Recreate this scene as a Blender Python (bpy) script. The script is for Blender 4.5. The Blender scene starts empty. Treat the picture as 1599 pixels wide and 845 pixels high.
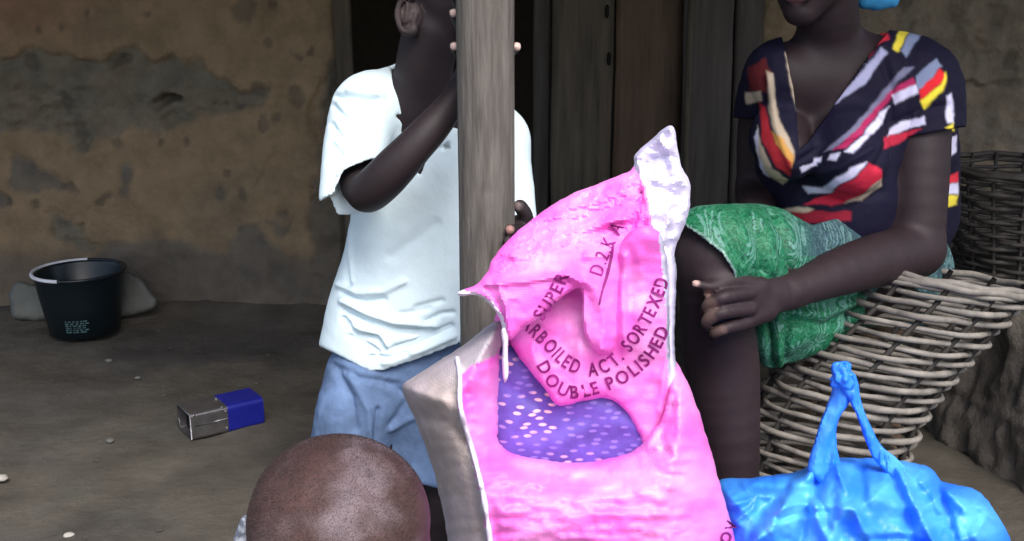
import bpy, math, random
import numpy as np
from mathutils import Vector
from mathutils.geometry import delaunay_2d_cdt
R_ = math.radians
rng = np.random.default_rng(7); random.seed(7)
S = bpy.context.scene
# ------------------------------------------------------------------ camera, world, sun, exposure
CAM = np.array([0.0, 0.0, 1.15]); PITCH = R_(15); FPX = 1715.0; CX, CY = 799.5, 422.5
cd = bpy.data.cameras.new('camera'); cam = bpy.data.objects.new('camera', cd); S.collection.objects.link(cam)
cam.location = CAM; cam.rotation_euler = (R_(90) - PITCH, 0, 0)
cd.sensor_width = 36; cd.lens = 36 * FPX / 1599; cd.clip_start = .05; cd.clip_end = 500
S.camera = cam
SUN_EL, SUN_AZ = R_(50), R_(20)          # azimuth: degrees to the right of straight behind the camera
w = bpy.data.worlds.new('World'); S.world = w; w.use_nodes = True
nt = w.node_tree; bg = nt.nodes['Background']
sky = nt.nodes.new('ShaderNodeTexSky'); sky.sky_type = 'NISHITA'; sky.sun_disc = False
sky.sun_elevation = SUN_EL; sky.sun_rotation = math.pi - SUN_AZ; sky.air_density = 1.0; sky.dust_density = 3.0
nt.links.new(sky.outputs[0], bg.inputs[0]); bg.inputs[1].default_value = .13
sl = bpy.data.lights.new('sun', 'SUN'); so = bpy.data.objects.new('sun', sl); S.collection.objects.link(so)
sl.energy = 1.95; sl.angle = R_(32); sl.color = (1.0, .985, .97)
sd = Vector((math.cos(SUN_EL) * math.sin(SUN_AZ), -math.cos(SUN_EL) * math.cos(SUN_AZ), math.sin(SUN_EL)))
so.rotation_euler = sd.to_track_quat('Z', 'Y').to_euler(); so.location = (1, -4, 6)
S.view_settings.view_transform = 'Standard'; S.view_settings.look = 'None'
S.view_settings.exposure = 1.0; S.view_settings.gamma = 1
# ------------------------------------------------------------------ photo pixel <-> place
cp, sp_ = math.cos(PITCH), math.sin(PITCH)
def P(px, py, Y):
    u = (px - CX) / FPX; v = (CY - py) / FPX
    dy = cp + v * sp_; dz = -sp_ + v * cp
    t = Y / dy
    return np.stack(np.broadcast_arrays(CAM[0] + t * u, CAM[1] + t * dy, CAM[2] + t * dz), -1)
def TT(px, py, Y): return Y / (cp + (CY - py) / FPX * sp_)
def proj(p):
    x = p[..., 0]; y = p[..., 1]; z = p[..., 2] - CAM[2]
    f = y * cp - z * sp_; v = y * sp_ + z * cp
    f = np.maximum(f, .05)
    return CX + FPX * x / f, CY - FPX * v / f
# ------------------------------------------------------------------ noise
def _h(ix, iy, iz, s):
    n = (ix * 374761393 + iy * 668265263 + iz * 2147483647 + s * 144665) & 0xffffffff
    n = ((n ^ (n >> 13)) * 1274126177) & 0xffffffff
    n = ((n ^ (n >> 16)) * 2246822519) & 0xffffffff
    return ((n ^ (n >> 15)) & 0xffffff) / float(0xffffff)
def vn(x, y, z, s=0):
    x, y, z = np.broadcast_arrays(np.asarray(x, float), y, z)
    fx, fy, fz = np.floor(x), np.floor(y), np.floor(z)
    ix, iy, iz = fx.astype(np.int64), fy.astype(np.int64), fz.astype(np.int64)
    a, b, c = x - fx, y - fy, z - fz
    a = a * a * (3 - 2 * a); b = b * b * (3 - 2 * b); c = c * c * (3 - 2 * c)
    r = 0
    for i in (0, 1):
        for j in (0, 1):
            for k in (0, 1):
                r = r + _h(ix + i, iy + j, iz + k, s) * (a if i else 1 - a) * (b if j else 1 - b) * (c if k else 1 - c)
    return r * 2 - 1
def fbm(x, y, z, s=0, o=4):
    r = 0; a = 1; t = 0
    for i in range(o):
        r = r + a * vn(x * 2 ** i, y * 2 ** i, z * 2 ** i, s + i * 17); t += a; a *= .5
    return r / t
def ridge(x, y, z, s=0, o=3):
    r = 0; a = 1; t = 0
    for i in range(o):
        r = r + a * (1 - 2.2 * np.abs(vn(x * 1.9 ** i, y * 1.9 ** i, z * 1.9 ** i, s + i * 31))); t += a; a *= .5
    return r / t
def facets(x, y, s=0):                                  # Worley distance: sharp ridges round shallow facets
    x = np.asarray(x, float); y = np.asarray(y, float); fx, fy = np.floor(x).astype(np.int64), np.floor(y).astype(np.int64); d = np.full(np.shape(x), 9.)
    for i in (-1, 0, 1):
        for j in (-1, 0, 1):
            cx, cy = fx + i, fy + j; d = np.minimum(d, np.hypot(x - cx - _h(cx, cy, cx * 0, s), y - cy - _h(cx, cy, cx * 0 + 5, s)))
    return d - .4
def sstep(a, b, x):
    t = np.clip((x - a) / (b - a), 0, 1); return t * t * (3 - 2 * t)
# ------------------------------------------------------------------ polygon tools in photo pixels
def dpoly(x, y, pts):
    d = np.full(np.shape(x), 1e9)
    for (ax, ay), (bx, by) in zip(pts[:-1], pts[1:]):
        vx, vy = bx - ax, by - ay
        t = np.clip(((x - ax) * vx + (y - ay) * vy) / (vx * vx + vy * vy + 1e-9), 0, 1)
        d = np.minimum(d, np.hypot(x - ax - t * vx, y - ay - t * vy))
    return d
def inpoly(x, y, pts):
    c = np.zeros(np.shape(x), bool); n = len(pts)
    for i in range(n):
        ax, ay = pts[i]; bx, by = pts[(i + 1) % n]
        if ay == by: continue
        c ^= ((ay > y) != (by > y)) & (x < (bx - ax) * (y - ay) / (by - ay) + ax)
    return c
def sdp(x, y, pts):                                     # signed, negative inside
    d = dpoly(x, y, list(pts) + [pts[0]]); return np.where(inpoly(x, y, pts), -d, d)
def strokes(x, y, ss):                                  # folds: (points, width px, height m)
    r = np.zeros(np.shape(x))
    for pts, wd, ht in ss:
        bx = [p[0] for p in pts]; by = [p[1] for p in pts]; m = wd * 3
        k = (x > min(bx) - m) & (x < max(bx) + m) & (y > min(by) - m) & (y < max(by) + m)
        if k.any(): r[k] += ht * np.exp(-(dpoly(x[k], y[k], pts) / wd) ** 2)
    return r
def smooth_line(pts, n=6, closed=False):                # Catmull-Rom
    p = [np.array(q, float) for q in pts]; N = len(p); out = []
    for i in range(N if closed else N - 1):
        g = (lambda j: p[j % N]) if closed else (lambda j: p[min(max(j, 0), N - 1)])
        a, b, c, d = g(i - 1), g(i), g(i + 1), g(i + 2)
        for k in range(n):
            t = k / n
            out.append(tuple(.5 * (2 * b + (c - a) * t + (2 * a - 5 * b + 4 * c - d) * t * t + (3 * b - a - 3 * c + d) * t ** 3)))
    if not closed: out.append(tuple(p[-1]))
    return out
# ------------------------------------------------------------------ materials
def weave(m, sc, dist):                                 # fine over-under tape weave as relief
    n = m.node_tree.nodes; l = m.node_tree.links; tc = n.new('ShaderNodeTexCoord'); out = None
    for ax in ('X', 'Z'):
        wv = n.new('ShaderNodeTexWave'); wv.wave_type = 'BANDS'; wv.bands_direction = ax; wv.inputs['Scale'].default_value = sc; wv.inputs['Distortion'].default_value = 1.2; wv.inputs['Detail Scale'].default_value = 2
        l.new(tc.outputs['Object'], wv.inputs['Vector'])
        if out is None: out = wv.outputs['Fac']
        else:
            a = n.new('ShaderNodeMath'); a.operation = 'MAXIMUM'; l.new(out, a.inputs[0]); l.new(wv.outputs['Fac'], a.inputs[1]); out = a.outputs[0]
    bp = n.new('ShaderNodeBump'); bp.inputs['Distance'].default_value = dist; b = n['Principled BSDF']; old = b.inputs['Normal'].links
    if old: l.new(old[0].from_socket, bp.inputs['Normal'])
    l.new(out, bp.inputs['Height']); l.new(bp.outputs[0], b.inputs['Normal'])
def lin(r, g, b):
    return tuple(((c / 255) / 12.92 if c / 255 <= .04045 else ((c / 255 + .055) / 1.055) ** 2.4) for c in (r, g, b))
def mat(name, col, rough=.8, spec=.3, var=.15, vscale=20, bump=.0, bscale=60, stretch=(1, 1, 1), vcol=False, metal=0,
        trans=0, sss=0, detail=6, col2=None, sheen=0, coat=0, alpha=1):
    m = bpy.data.materials.new(name); m.use_nodes = True; n = m.node_tree.nodes; l = m.node_tree.links
    b = n['Principled BSDF']; b.inputs['Roughness'].default_value = rough; b.inputs['Specular IOR Level'].default_value = spec
    b.inputs['Metallic'].default_value = metal
    if trans: b.inputs['Transmission Weight'].default_value = trans
    if sss: b.inputs['Subsurface Weight'].default_value = sss; b.inputs['Subsurface Scale'].default_value = .01
    if sheen: b.inputs['Sheen Weight'].default_value = sheen
    if coat: b.inputs['Coat Weight'].default_value = coat
    if alpha < 1: b.inputs['Alpha'].default_value = alpha
    tc = n.new('ShaderNodeTexCoord'); mp = n.new('ShaderNodeMapping'); mp.inputs['Scale'].default_value = stretch
    l.new(tc.outputs['Object'], mp.inputs[0])
    if vcol:
        src = n.new('ShaderNodeVertexColor'); src.layer_name = 'Col'; base = src.outputs[0]
    else:
        rgb = n.new('ShaderNodeRGB'); rgb.outputs[0].default_value = (*col, 1); base = rgb.outputs[0]
    nz = n.new('ShaderNodeTexNoise'); nz.inputs['Scale'].default_value = vscale; nz.inputs['Detail'].default_value = detail
    nz.inputs['Roughness'].default_value = .62
    l.new(mp.outputs[0], nz.inputs['Vector'])
    if col2:
        mx = n.new('ShaderNodeMix'); mx.data_type = 'RGBA'
        mr = n.new('ShaderNodeMapRange'); mr.inputs[1].default_value = .42; mr.inputs[2].default_value = .6
        l.new(nz.outputs[0], mr.inputs[0]); l.new(mr.outputs[0], mx.inputs[0]); l.new(base, mx.inputs[6]); mx.inputs[7].default_value = (*col2, 1)
        base = mx.outputs[2]
    mr = n.new('ShaderNodeMapRange'); mr.inputs[1].default_value = .25; mr.inputs[2].default_value = .75
    mr.inputs[3].default_value = 1 - var; mr.inputs[4].default_value = 1 + var
    l.new(nz.outputs[0], mr.inputs[0])
    hs = n.new('ShaderNodeVectorMath'); hs.operation = 'SCALE'
    l.new(base, hs.inputs[0]); l.new(mr.outputs[0], hs.inputs['Scale']); l.new(hs.outputs[0], b.inputs['Base Color'])
    if bump:
        bz = n.new('ShaderNodeTexNoise'); bz.inputs['Scale'].default_value = bscale; bz.inputs['Detail'].default_value = 8
        bz.inputs['Roughness'].default_value = .65
        l.new(mp.outputs[0], bz.inputs['Vector'])
        bp = n.new('ShaderNodeBump'); bp.inputs['Strength'].default_value = 1; bp.inputs['Distance'].default_value = bump
        l.new(bz.outputs[0], bp.inputs['Height']); l.new(bp.outputs[0], b.inputs['Normal'])
    return m
M = {}
M['mud'] = mat('mud_plaster', (0, 0, 0), .95, .1, .28, 11, .010, 38, vcol=True)
M['ground'] = mat('packed_earth', (.085, .072, .058), .95, .12, .35, 5, .006, 40, vcol=True)
M['brick'] = mat('mud_brick', (.17, .145, .12), .95, .1, .3, 14, .008, 40, col2=(.11, .1, .085))
M['dark'] = mat('room_dark', (.17, .145, .12), .95, .1)
M['plank'] = mat('weathered_plank', (.085, .072, .055), .85, .2, .45, 6, .003, 30, (6, 6, .5))
M['plank2'] = mat('brown_plank', (.092, .062, .043), .8, .25, .4, 6, .003, 30, (6, 6, .5))
M['plank3'] = mat('grey_board', (.066, .058, .052), .75, .25, .4, 6, .003, 30, (6, 6, .5))
M['post'] = mat('weathered_post', (.128, .115, .103), .9, .15, .5, 16, .003, 50, (5, 5, .45))
M['thatch'] = mat('thatch', (.12, .09, .05), .95, .1, .4, 20, .01, 60, (1, 1, 4))
M['skin'] = mat('dark_skin', (0, 0, 0), .58, .3, .2, 22, .0005, 300, vcol=True, sss=.06)
M['scalp'] = mat('shaved_scalp', (0, 0, 0), .6, .35, .35, 55, .0012, 650, vcol=True)
M['shirt'] = mat('white_cotton', (.78, .82, .84), .9, .1, .05, 12, .0008, 120, vcol=True)
M['jeans'] = mat('faded_denim', (.115, .175, .30), .9, .15, .5, 14, .001, 200)
M['blouse'] = mat('striped_jersey', (0, 0, 0), .75, .2, .08, 20, .0006, 200, vcol=True)
M['sack'] = mat('pink_woven_sack', (.92, .14, .58), .42, .45, .10, 14, .0009, 120, vcol=True)
M['side'] = mat('dusty_sack_side', (0, 0, 0), .8, .2, .2, 22, .0012, 90, vcol=True)
M['liner'] = mat('clear_plastic_liner', (.60, .56, .74), .22, .6, .12, 25, .001, 60, coat=.3)
M['ink_crease'] = mat('purple_ink_and_crease', (.22, .015, .16), .6, .2, .5, 60)
M['blue'] = mat('blue_plastic', (0, 0, 0), .45, .45, .12, 14, .001, 60, vcol=True)
M['rod'] = mat('peeled_cane', (.185, .168, .148), .65, .3, .55, 22, .001, 90)
M['rod2'] = mat('blackish_cane', (.045, .04, .036), .7, .3, .5, 26, .001, 90)  # much darker cane colour for the basket behind
M['stake'] = mat('dark_cane', (.03, .027, .024), .7, .3, .4, 26, .001, 90)
M['bucket'] = mat('dark_teal_plastic', (.003, .008, .012), .35, .5, .1, 10)
M['rim'] = mat('lit_white_rim', (.6, .62, .68), .4, .5, .2, 40)  # white stands for light caught on the bucket rim's left half
M['print'] = mat('faded_print', (.05, .10, .11), .6, .3, .5, 90)
M['slab'] = mat('grey_stone', (.125, .13, .12), .9, .15, .2, 12, .002, 60)
M['tin'] = mat('tin_plate', (.25, .24, .25), .32, .5, .3, 25, .0008, 40, metal=.85)
M['tinblue'] = mat('blue_enamel', (.008, .012, .21), .4, .5, .15, 25)
M['black'] = mat('black_void', (.01, .01, .01), .8, .1)
M['headscarf'] = mat('sky_blue_cloth', (.04, .25, .5), .7, .2, .2, 30, .001, 80)
M['pebble'] = mat('pale_stone', (.35, .33, .3), .9, .2, .2, 30)
weave(M['sack'], 110, .00022); weave(M['side'], 110, .0003)
# ------------------------------------------------------------------ objects
COL = S.collection
def link(name, me, parent=None):
    o = bpy.data.objects.new(name, me); COL.objects.link(o)
    if parent is not None: o.parent = parent; o.matrix_parent_inverse.identity()
    return o
def props(o, label=None, cat=None, group=None, kind=None):
    for k, v in (('label', label), ('category', cat), ('group', group), ('kind', kind)):
        if v: o[k] = v
    return o
def thing(name, label, cat, loc=(0, 0, 0), group=None):
    return props(link(name, None), label, cat, group) if loc == (0, 0, 0) else _t(name, label, cat, loc, group)
def _t(name, label, cat, loc, group):
    o = link(name, None); o.location = loc; return props(o, label, cat, group)
def mk(name, V, F, m, parent=None, smooth=True, col=None):
    V = np.asarray(V, np.float64)
    if parent is not None: V = V - np.array(parent.location)
    me = bpy.data.meshes.new(name)
    if isinstance(F, np.ndarray):
        me.vertices.add(len(V)); me.vertices.foreach_set('co', V.astype(np.float32).ravel())
        k = F.shape[1]; me.loops.add(F.size); me.loops.foreach_set('vertex_index', F.astype(np.int32).ravel())
        me.polygons.add(len(F)); me.polygons.foreach_set('loop_start', np.arange(0, F.size, k, dtype=np.int32))
        me.polygons.foreach_set('loop_total', np.full(len(F), k, np.int32)); me.update(calc_edges=True); me.validate()
    else:
        me.from_pydata([tuple(v) for v in V], [], [tuple(f) for f in F]); me.update()
    me.polygons.foreach_set('use_smooth', np.full(len(me.polygons), smooth))
    if col is not None:
        a = me.color_attributes.new('Col', 'FLOAT_COLOR', 'POINT')
        c = np.ones((len(V), 4), np.float32); c[:, :3] = col; a.data.foreach_set('color', c.ravel())
    for q in (m if isinstance(m, (list, tuple)) else [m]): me.materials.append(q)
    return link(name, me, parent)
def grid_faces(nu, nv, wrap=False):
    i, j = np.meshgrid(np.arange(nu if wrap else nu - 1), np.arange(nv - 1), indexing='ij')
    i2 = (i + 1) % nu
    return np.stack([i * nv + j, i2 * nv + j, i2 * nv + j + 1, i * nv + j + 1], -1).reshape(-1, 4)
def vnormals(V, F):
    n = np.zeros_like(V); a = V[F[:, 0]]; b = V[F[:, 1]]; c = V[F[:, 2]]
    fn = np.cross(b - a, c - a)
    if F.shape[1] == 4: fn = fn + np.cross(c - a, V[F[:, 3]] - a)
    for k in range(F.shape[1]): np.add.at(n, F[:, k], fn)
    return n / (np.linalg.norm(n, axis=1, keepdims=True) + 1e-12)
def box(lo, hi, bev=.0, jig=0):
    x0, y0, z0 = lo; x1, y1, z1 = hi
    V = [(x0, y0, z0), (x1, y0, z0), (x1, y1, z0), (x0, y1, z0), (x0, y0, z1), (x1, y0, z1), (x1, y1, z1), (x0, y1, z1)]
    F = [(0, 3, 2, 1), (4, 5, 6, 7), (0, 1, 5, 4), (1, 2, 6, 5), (2, 3, 7, 6), (3, 0, 4, 7)]
    return V, F
def tube(pts, rad, seg=10, cap=True):
    pts = np.asarray(pts, float); n = len(pts); rad = np.broadcast_to(rad, (n,))
    tg = np.gradient(pts, axis=0); tg /= np.linalg.norm(tg, axis=1, keepdims=True) + 1e-12
    up = np.array([0, 0, 1.0]) if abs(tg[0, 2]) < .8 else np.array([1.0, 0, 0])
    V = []
    for i in range(n):
        a = np.cross(tg[i], up); a /= np.linalg.norm(a); b = np.cross(a, tg[i]); up = b
        th = np.arange(seg) / seg * 2 * math.pi
        V.append(pts[i] + rad[i] * (np.cos(th)[:, None] * a + np.sin(th)[:, None] * b))
    V = np.concatenate(V); F = []
    for i in range(n - 1):
        for j in range(seg):
            F.append((i * seg + j, i * seg + (j + 1) % seg, (i + 1) * seg + (j + 1) % seg, (i + 1) * seg + j))
    if cap: F.append(tuple(range(seg))); F.append(tuple((n - 1) * seg + j for j in range(seg - 1, -1, -1)))
    return V, F
# ------------------------------------------------------------------ pillow: outline -> closed body with its own depth and folds
def resample(pts, step):
    out = []
    for (ax, ay), (bx, by) in zip(pts, pts[1:] + pts[:1]):
        n = max(1, int(round(math.hypot(bx - ax, by - ay) / step)))
        for k in range(n): out.append((ax + (bx - ax) * k / n, ay + (by - ay) * k / n))
    return out
def pillow(name, outline, Yf, T, Redge, m, parent, relief=None, step=5, split=None, col=None, jag=1.0, crease=0):
    ol = resample(smooth_line(outline, 5, True), step); n = len(ol)
    oa = np.array(ol); oa = oa + jag * np.stack([fbm(oa[:, 0] / 14, oa[:, 1] / 14, 0, 5), fbm(oa[:, 0] / 14, oa[:, 1] / 14, 9, 6)], -1) * 2
    ol = [tuple(q) for q in oa]
    gx, gy = np.meshgrid(np.arange(oa[:, 0].min(), oa[:, 0].max(), step), np.arange(oa[:, 1].min(), oa[:, 1].max(), step))
    gx = gx.ravel() + (np.arange(gx.size) % 7 - 3) * .1 * step / 5; gy = gy.ravel() + (np.arange(gy.size) % 5 - 2) * .1
    s = sdp(gx, gy, ol); k = s < -step * .55
    pts = np.concatenate([oa, np.stack([gx[k], gy[k]], -1)])
    d = np.concatenate([np.zeros(n), -s[k]])
    r = delaunay_2d_cdt([Vector(q) for q in pts], [], [list(range(n))], 1, 1e-5)
    v2 = np.array([tuple(q) for q in r[0]]); tri = np.array([f for f in r[2]])
    d = np.maximum(0, -sdp(v2[:, 0], v2[:, 1], ol)); isb = d < .05
    prof = np.sqrt(np.clip(1 - (1 - np.clip(d / Redge, 0, 1)) ** 2, 0, 1))
    Y0 = Yf(v2[:, 0], v2[:, 1]); rel = relief(v2[:, 0], v2[:, 1]) * np.clip(d / 8, 0.15, 1) if relief else 0
    A = P(v2[:, 0], v2[:, 1], Y0 - T / 2 * prof - rel); B = P(v2[:, 0], v2[:, 1], Y0 + T / 2 * prof + .0015)
    # orient triangles toward the camera
    a, b, c = v2[tri[:, 0]], v2[tri[:, 1]], v2[tri[:, 2]]
    cr = (b[:, 0] - a[:, 0]) * (c[:, 1] - a[:, 1]) - (b[:, 1] - a[:, 1]) * (c[:, 0] - a[:, 0])
    tri[cr > 0] = tri[cr > 0][:, ::-1]
    N = len(v2); rem = np.arange(N) + N; 
    V = np.concatenate([A, B]); rem = np.where(isb, np.arange(N), np.arange(N) + N)
    F = np.concatenate([tri, rem[tri][:, ::-1]])
    cen = v2[tri].mean(1); px = np.concatenate([cen, cen])
    C = col(np.concatenate([v2[:, 0]] * 2), np.concatenate([v2[:, 1]] * 2)) if col else None
    left = np.ones(len(F), bool); outs = []
    def emit(nm, FF, mm):
        u, inv = np.unique(FF, return_inverse=True)
        o = mk(nm, V[u], inv.reshape(-1, 3), mm, parent, True, None if C is None else C[u]); outs.append(o)
        if crease: o.data.set_sharp_from_angle(angle=R_(crease))
    for poly, nm, mm in (split or []):
        k = inpoly(px[:, 0], px[:, 1], poly) & left; left &= ~k
        if k.any(): emit(nm, F[k], mm)
    emit(name, F[left], m)
    return outs
def front(Yf, T, Redge, outline, relief):
    ol = resample(smooth_line(outline, 5, True), 5)
    def f(x, y):
        d = np.maximum(0, -sdp(x, y, ol)); prof = np.sqrt(np.clip(1 - (1 - np.clip(d / Redge, 0, 1)) ** 2, 0, 1))
        return Yf(x, y) - T / 2 * prof - relief(x, y) * np.clip(d / 8, .15, 1)
    return f
def tps(ctrl):                                          # smooth depth through (px, py, value) control points
    c = np.array(ctrl, float); s = 100.0; X = c[:, :2] / s; n = len(X)
    def U(r2): return .5 * r2 * np.log(r2 + 1e-9)
    K = U(((X[:, None] - X[None]) ** 2).sum(-1)); Pm = np.c_[np.ones(n), X]
    A = np.zeros((n + 3, n + 3)); A[:n, :n] = K + np.eye(n) * .01; A[:n, n:] = Pm; A[n:, :n] = Pm.T
    sol = np.linalg.solve(A, np.r_[c[:, 2], 0, 0, 0])
    def f(x, y):
        x = np.asarray(x, float) / s; y = np.asarray(y, float) / s; r = sol[n] + sol[n + 1] * x + sol[n + 2] * y
        for i in range(n): r = r + sol[i] * U((x - X[i, 0]) ** 2 + (y - X[i, 1]) ** 2)
        return r
    return f
# ------------------------------------------------------------------ signed-distance bodies
class Body:
    def __init__(s, lo, hi, h=.0045):
        s.lo = np.array(lo, float); s.h = h
        s.n = np.ceil((np.array(hi) - s.lo) / h).astype(int) + 1
        s.D = np.full(s.n, .2, np.float32)
        s.ax = [s.lo[i] + h * np.arange(s.n[i]) for i in range(3)]
    def reg(s, lo, hi):
        a = np.clip(np.floor((np.array(lo) - s.lo) / s.h).astype(int), 0, s.n - 1)
        b = np.clip(np.ceil((np.array(hi) - s.lo) / s.h).astype(int) + 1, 1, s.n)
        sl = tuple(slice(int(a[i]), int(b[i])) for i in range(3))
        if any(q.stop <= q.start for q in sl): return None, None
        X = s.ax[0][sl[0]][:, None, None]; Y = s.ax[1][sl[1]][None, :, None]; Z = s.ax[2][sl[2]][None, None, :]
        return sl, (X, Y, Z)
    def join(s, sl, d, k, sub=False):
        D = s.D[sl]
        if sub: d = -d; a, b = -D, -d; 
        else: a, b = D, d
        hh = np.maximum(k - np.abs(a - b), 0) / k
        r = np.minimum(a, b) - hh * hh * k / 4
        s.D[sl] = -r if sub else r
    def cap(s, a, b, ra, rb, k=.015, flat=None, sub=False):
        a = np.array(a, float); b = np.array(b, float); m = max(ra, rb) + k + .02
        sl, g = s.reg(np.minimum(a, b) - m, np.maximum(a, b) + m)
        if sl is None: return
        ba = b - a; L2 = max((ba ** 2).sum(), 1e-12); q = [g[i] - a[i] for i in range(3)]
        t = np.clip((q[0] * ba[0] + q[1] * ba[1] + q[2] * ba[2]) / L2, 0, 1)
        v = [q[i] - t * ba[i] for i in range(3)]
        if flat is not None:
            nrm, f = np.array(flat[0], float), flat[1]; nrm /= np.linalg.norm(nrm)
            e = (v[0] * nrm[0] + v[1] * nrm[1] + v[2] * nrm[2]) * (f - 1); v = [v[i] + e * nrm[i] for i in range(3)]
        d = np.sqrt(v[0] ** 2 + v[1] ** 2 + v[2] ** 2) - (ra + (rb - ra) * t)
        s.join(sl, d.astype(np.float32), k, sub)
    def limb(s, pts, k=.015, flat=None, sub=False):      # pts: (px, py, Y, radius px) in the photo, or (x,y,z,r) when 5 long
        q = []
        for p in pts:
            if len(p) == 5: q.append((np.array(p[:3], float), p[3]))
            else: q.append((P(p[0], p[1], p[2]), p[3] * TT(p[0], p[1], p[2]) / FPX))
        if len(q) > 2:
            cr = smooth_line([tuple(a) + (ra,) for a, ra in q], 4); q2 = [(np.array(c[:3]), c[3]) for c in cr]
        else: q2 = q
        m = max(ra for _, ra in q2) + k + .02; pa = np.array([a for a, _ in q2])
        sl, g = s.reg(pa.min(0) - m, pa.max(0) + m)
        if sl is None: return q
        T = np.full(s.D[sl].shape, 1., np.float32); keep = s.D; 
        s.D = T2 = np.full(s.D.shape, 0, np.float32) if False else s.D
        lo_s, n_s, ax_s = s.lo, s.n, s.ax
        off = np.array([q_.start for q_ in sl]); s.D = T; s.n = np.array(T.shape); s.lo = lo_s + off * s.h; s.ax = [ax_s[i_][sl[i_]] for i_ in range(3)]
        for (a, ra), (b, rb) in zip(q2[:-1], q2[1:]): s.cap(a, b, ra, rb, .0015, flat)
        s.D, s.lo, s.n, s.ax = keep, lo_s, n_s, ax_s
        s.join(sl, T, k, sub)
        return q
    def ell(s, c, r, yaw=0, roll=0, k=.015, sub=False):
        c = np.array(c, float); m = max(r) + k + .02
        sl, g = s.reg(c - m, c + m)
        if sl is None: return
        x, y, z = g[0] - c[0], g[1] - c[1], g[2] - c[2]
        ca, sa = math.cos(yaw), math.sin(yaw); x, y = ca * x + sa * y, -sa * x + ca * y
        ca, sa = math.cos(roll), math.sin(roll); x, z = ca * x + sa * z, -sa * x + ca * z
        q = np.sqrt((x / r[0]) ** 2 + (y / r[1]) ** 2 + (z / r[2]) ** 2)
        q2 = np.sqrt((x / r[0] ** 2) ** 2 + (y / r[1] ** 2) ** 2 + (z / r[2] ** 2) ** 2) + 1e-9
        s.join(sl, (q * (q - 1) / q2).astype(np.float32), k, sub)
    def shell(s, t): s.D = np.maximum(s.D, -(s.D + t))
    def cutpoly(s, poly, y0=-9, y1=9, keep=False):
        sl, g = s.reg((-9, y0, -9), (9, y1, 9))
        X, Y, Z = np.broadcast_arrays(*g); D = s.D[sl]
        k = np.abs(D) < .05
        px, py = proj(np.stack([X[k], Y[k], Z[k]], -1))
        d = sdp(px, py, poly) * .0011
        if keep: d = -d
        Dk = D[k]; D[k] = np.maximum(Dk, -d); 
        kk = (D < -.045)
        if kk.any():
            px, py = proj(np.stack([X[kk], Y[kk], Z[kk]], -1)); i = inpoly(px, py, poly)
            if keep: i = ~i
            t = D[kk]; t[i] = .01; D[kk] = t
        s.D[sl] = D
    def mesh(s):
        D = s.D; D[[0, -1]] = np.maximum(D[[0, -1]], .01); D[:, [0, -1]] = np.maximum(D[:, [0, -1]], .01); D[:, :, [0, -1]] = np.maximum(D[:, :, [0, -1]], .01)
        Sg = D < 0
        cnt = np.zeros(tuple(np.array(D.shape) - 1), np.int8)
        cs = [(i, j, k) for i in (0, 1) for j in (0, 1) for k in (0, 1)]
        nx, ny, nz = D.shape
        for i, j, k in cs: cnt += Sg[i:nx - 1 + i, j:ny - 1 + j, k:nz - 1 + k]
        cell = np.argwhere((cnt > 0) & (cnt < 8)); idx = np.full(cnt.shape, -1, np.int64); idx[tuple(cell.T)] = np.arange(len(cell))
        val = [D[cell[:, 0] + i, cell[:, 1] + j, cell[:, 2] + k] for i, j, k in cs]
        acc = np.zeros((len(cell), 3)); num = np.zeros(len(cell))
        for a in range(8):
            for b in range(a + 1, 8):
                df = [cs[b][q] - cs[a][q] for q in range(3)]
                if sum(abs(q) for q in df) != 1: continue
                k = (val[a] < 0) != (val[b] < 0)
                t = val[a][k] / (val[a][k] - val[b][k])
                acc[k] += np.array(cs[a]) + t[:, None] * np.array(df); num[k] += 1
        V = s.lo + s.h * (cell + acc / num[:, None])
        Fs = []
        for ax in range(3):
            o1, o2 = [(1, 2), (2, 0), (0, 1)][ax]
            sl0 = [slice(None)] * 3; sl1 = [slice(None)] * 3; sl0[ax] = slice(0, -1); sl1[ax] = slice(1, None)
            A, B = Sg[tuple(sl0)], Sg[tuple(sl1)]
            e = np.argwhere(A != B); e = e[(e[:, o1] > 0) & (e[:, o2] > 0) & (e[:, o1] < D.shape[o1] - 1) & (e[:, o2] < D.shape[o2] - 1)]
            fl = A[tuple(e.T)]
            def c(d1, d2):
                q = e.copy(); q[:, o1] -= d1; q[:, o2] -= d2; return idx[tuple(q.T)]
            Q = np.stack([c(1, 1), c(0, 1), c(0, 0), c(1, 0)], -1); Q[~fl] = Q[~fl][:, ::-1]; Fs.append(Q)
        F = np.concatenate(Fs); F = F[(F >= 0).all(1)]
        return V, F
def relax(V, F, it=2, lam=.5):
    for _ in range(it):
        a = np.zeros_like(V); c = np.zeros(len(V))
        for k in range(4):
            i, j = F[:, k], F[:, (k + 1) % 4]
            np.add.at(a, i, V[j]); np.add.at(c, i, 1); np.add.at(a, j, V[i]); np.add.at(c, j, 1)
        V = V + lam * (a / c[:, None] - V)
    return V
def fold(V, F, ss, noise=0, nscale=20, seed=3):          # push folds into the side of a cloth that faces the viewer of the photo
    N = vnormals(V, F); px, py = proj(V); vd = CAM - V; vd /= np.linalg.norm(vd, axis=1, keepdims=True)
    fc = sstep(.0, .5, (N * vd).sum(1))
    d = strokes(px, py, ss) * fc
    if noise: d = d + noise * fbm(V[:, 0] * nscale, V[:, 1] * nscale, V[:, 2] * nscale, seed)
    return V + N * d[:, None]
def paint(V, base, spots):                               # skin tone with paler palms and fingertips
    C = np.tile(np.array(base), (len(V), 1))
    for c, r, colr in spots:
        k = 1 - sstep(r * .55, r, np.linalg.norm(V - c, axis=1)); C = C * (1 - k[:, None]) + np.array(colr) * k[:, None]
    return C
exec_order = []
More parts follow.
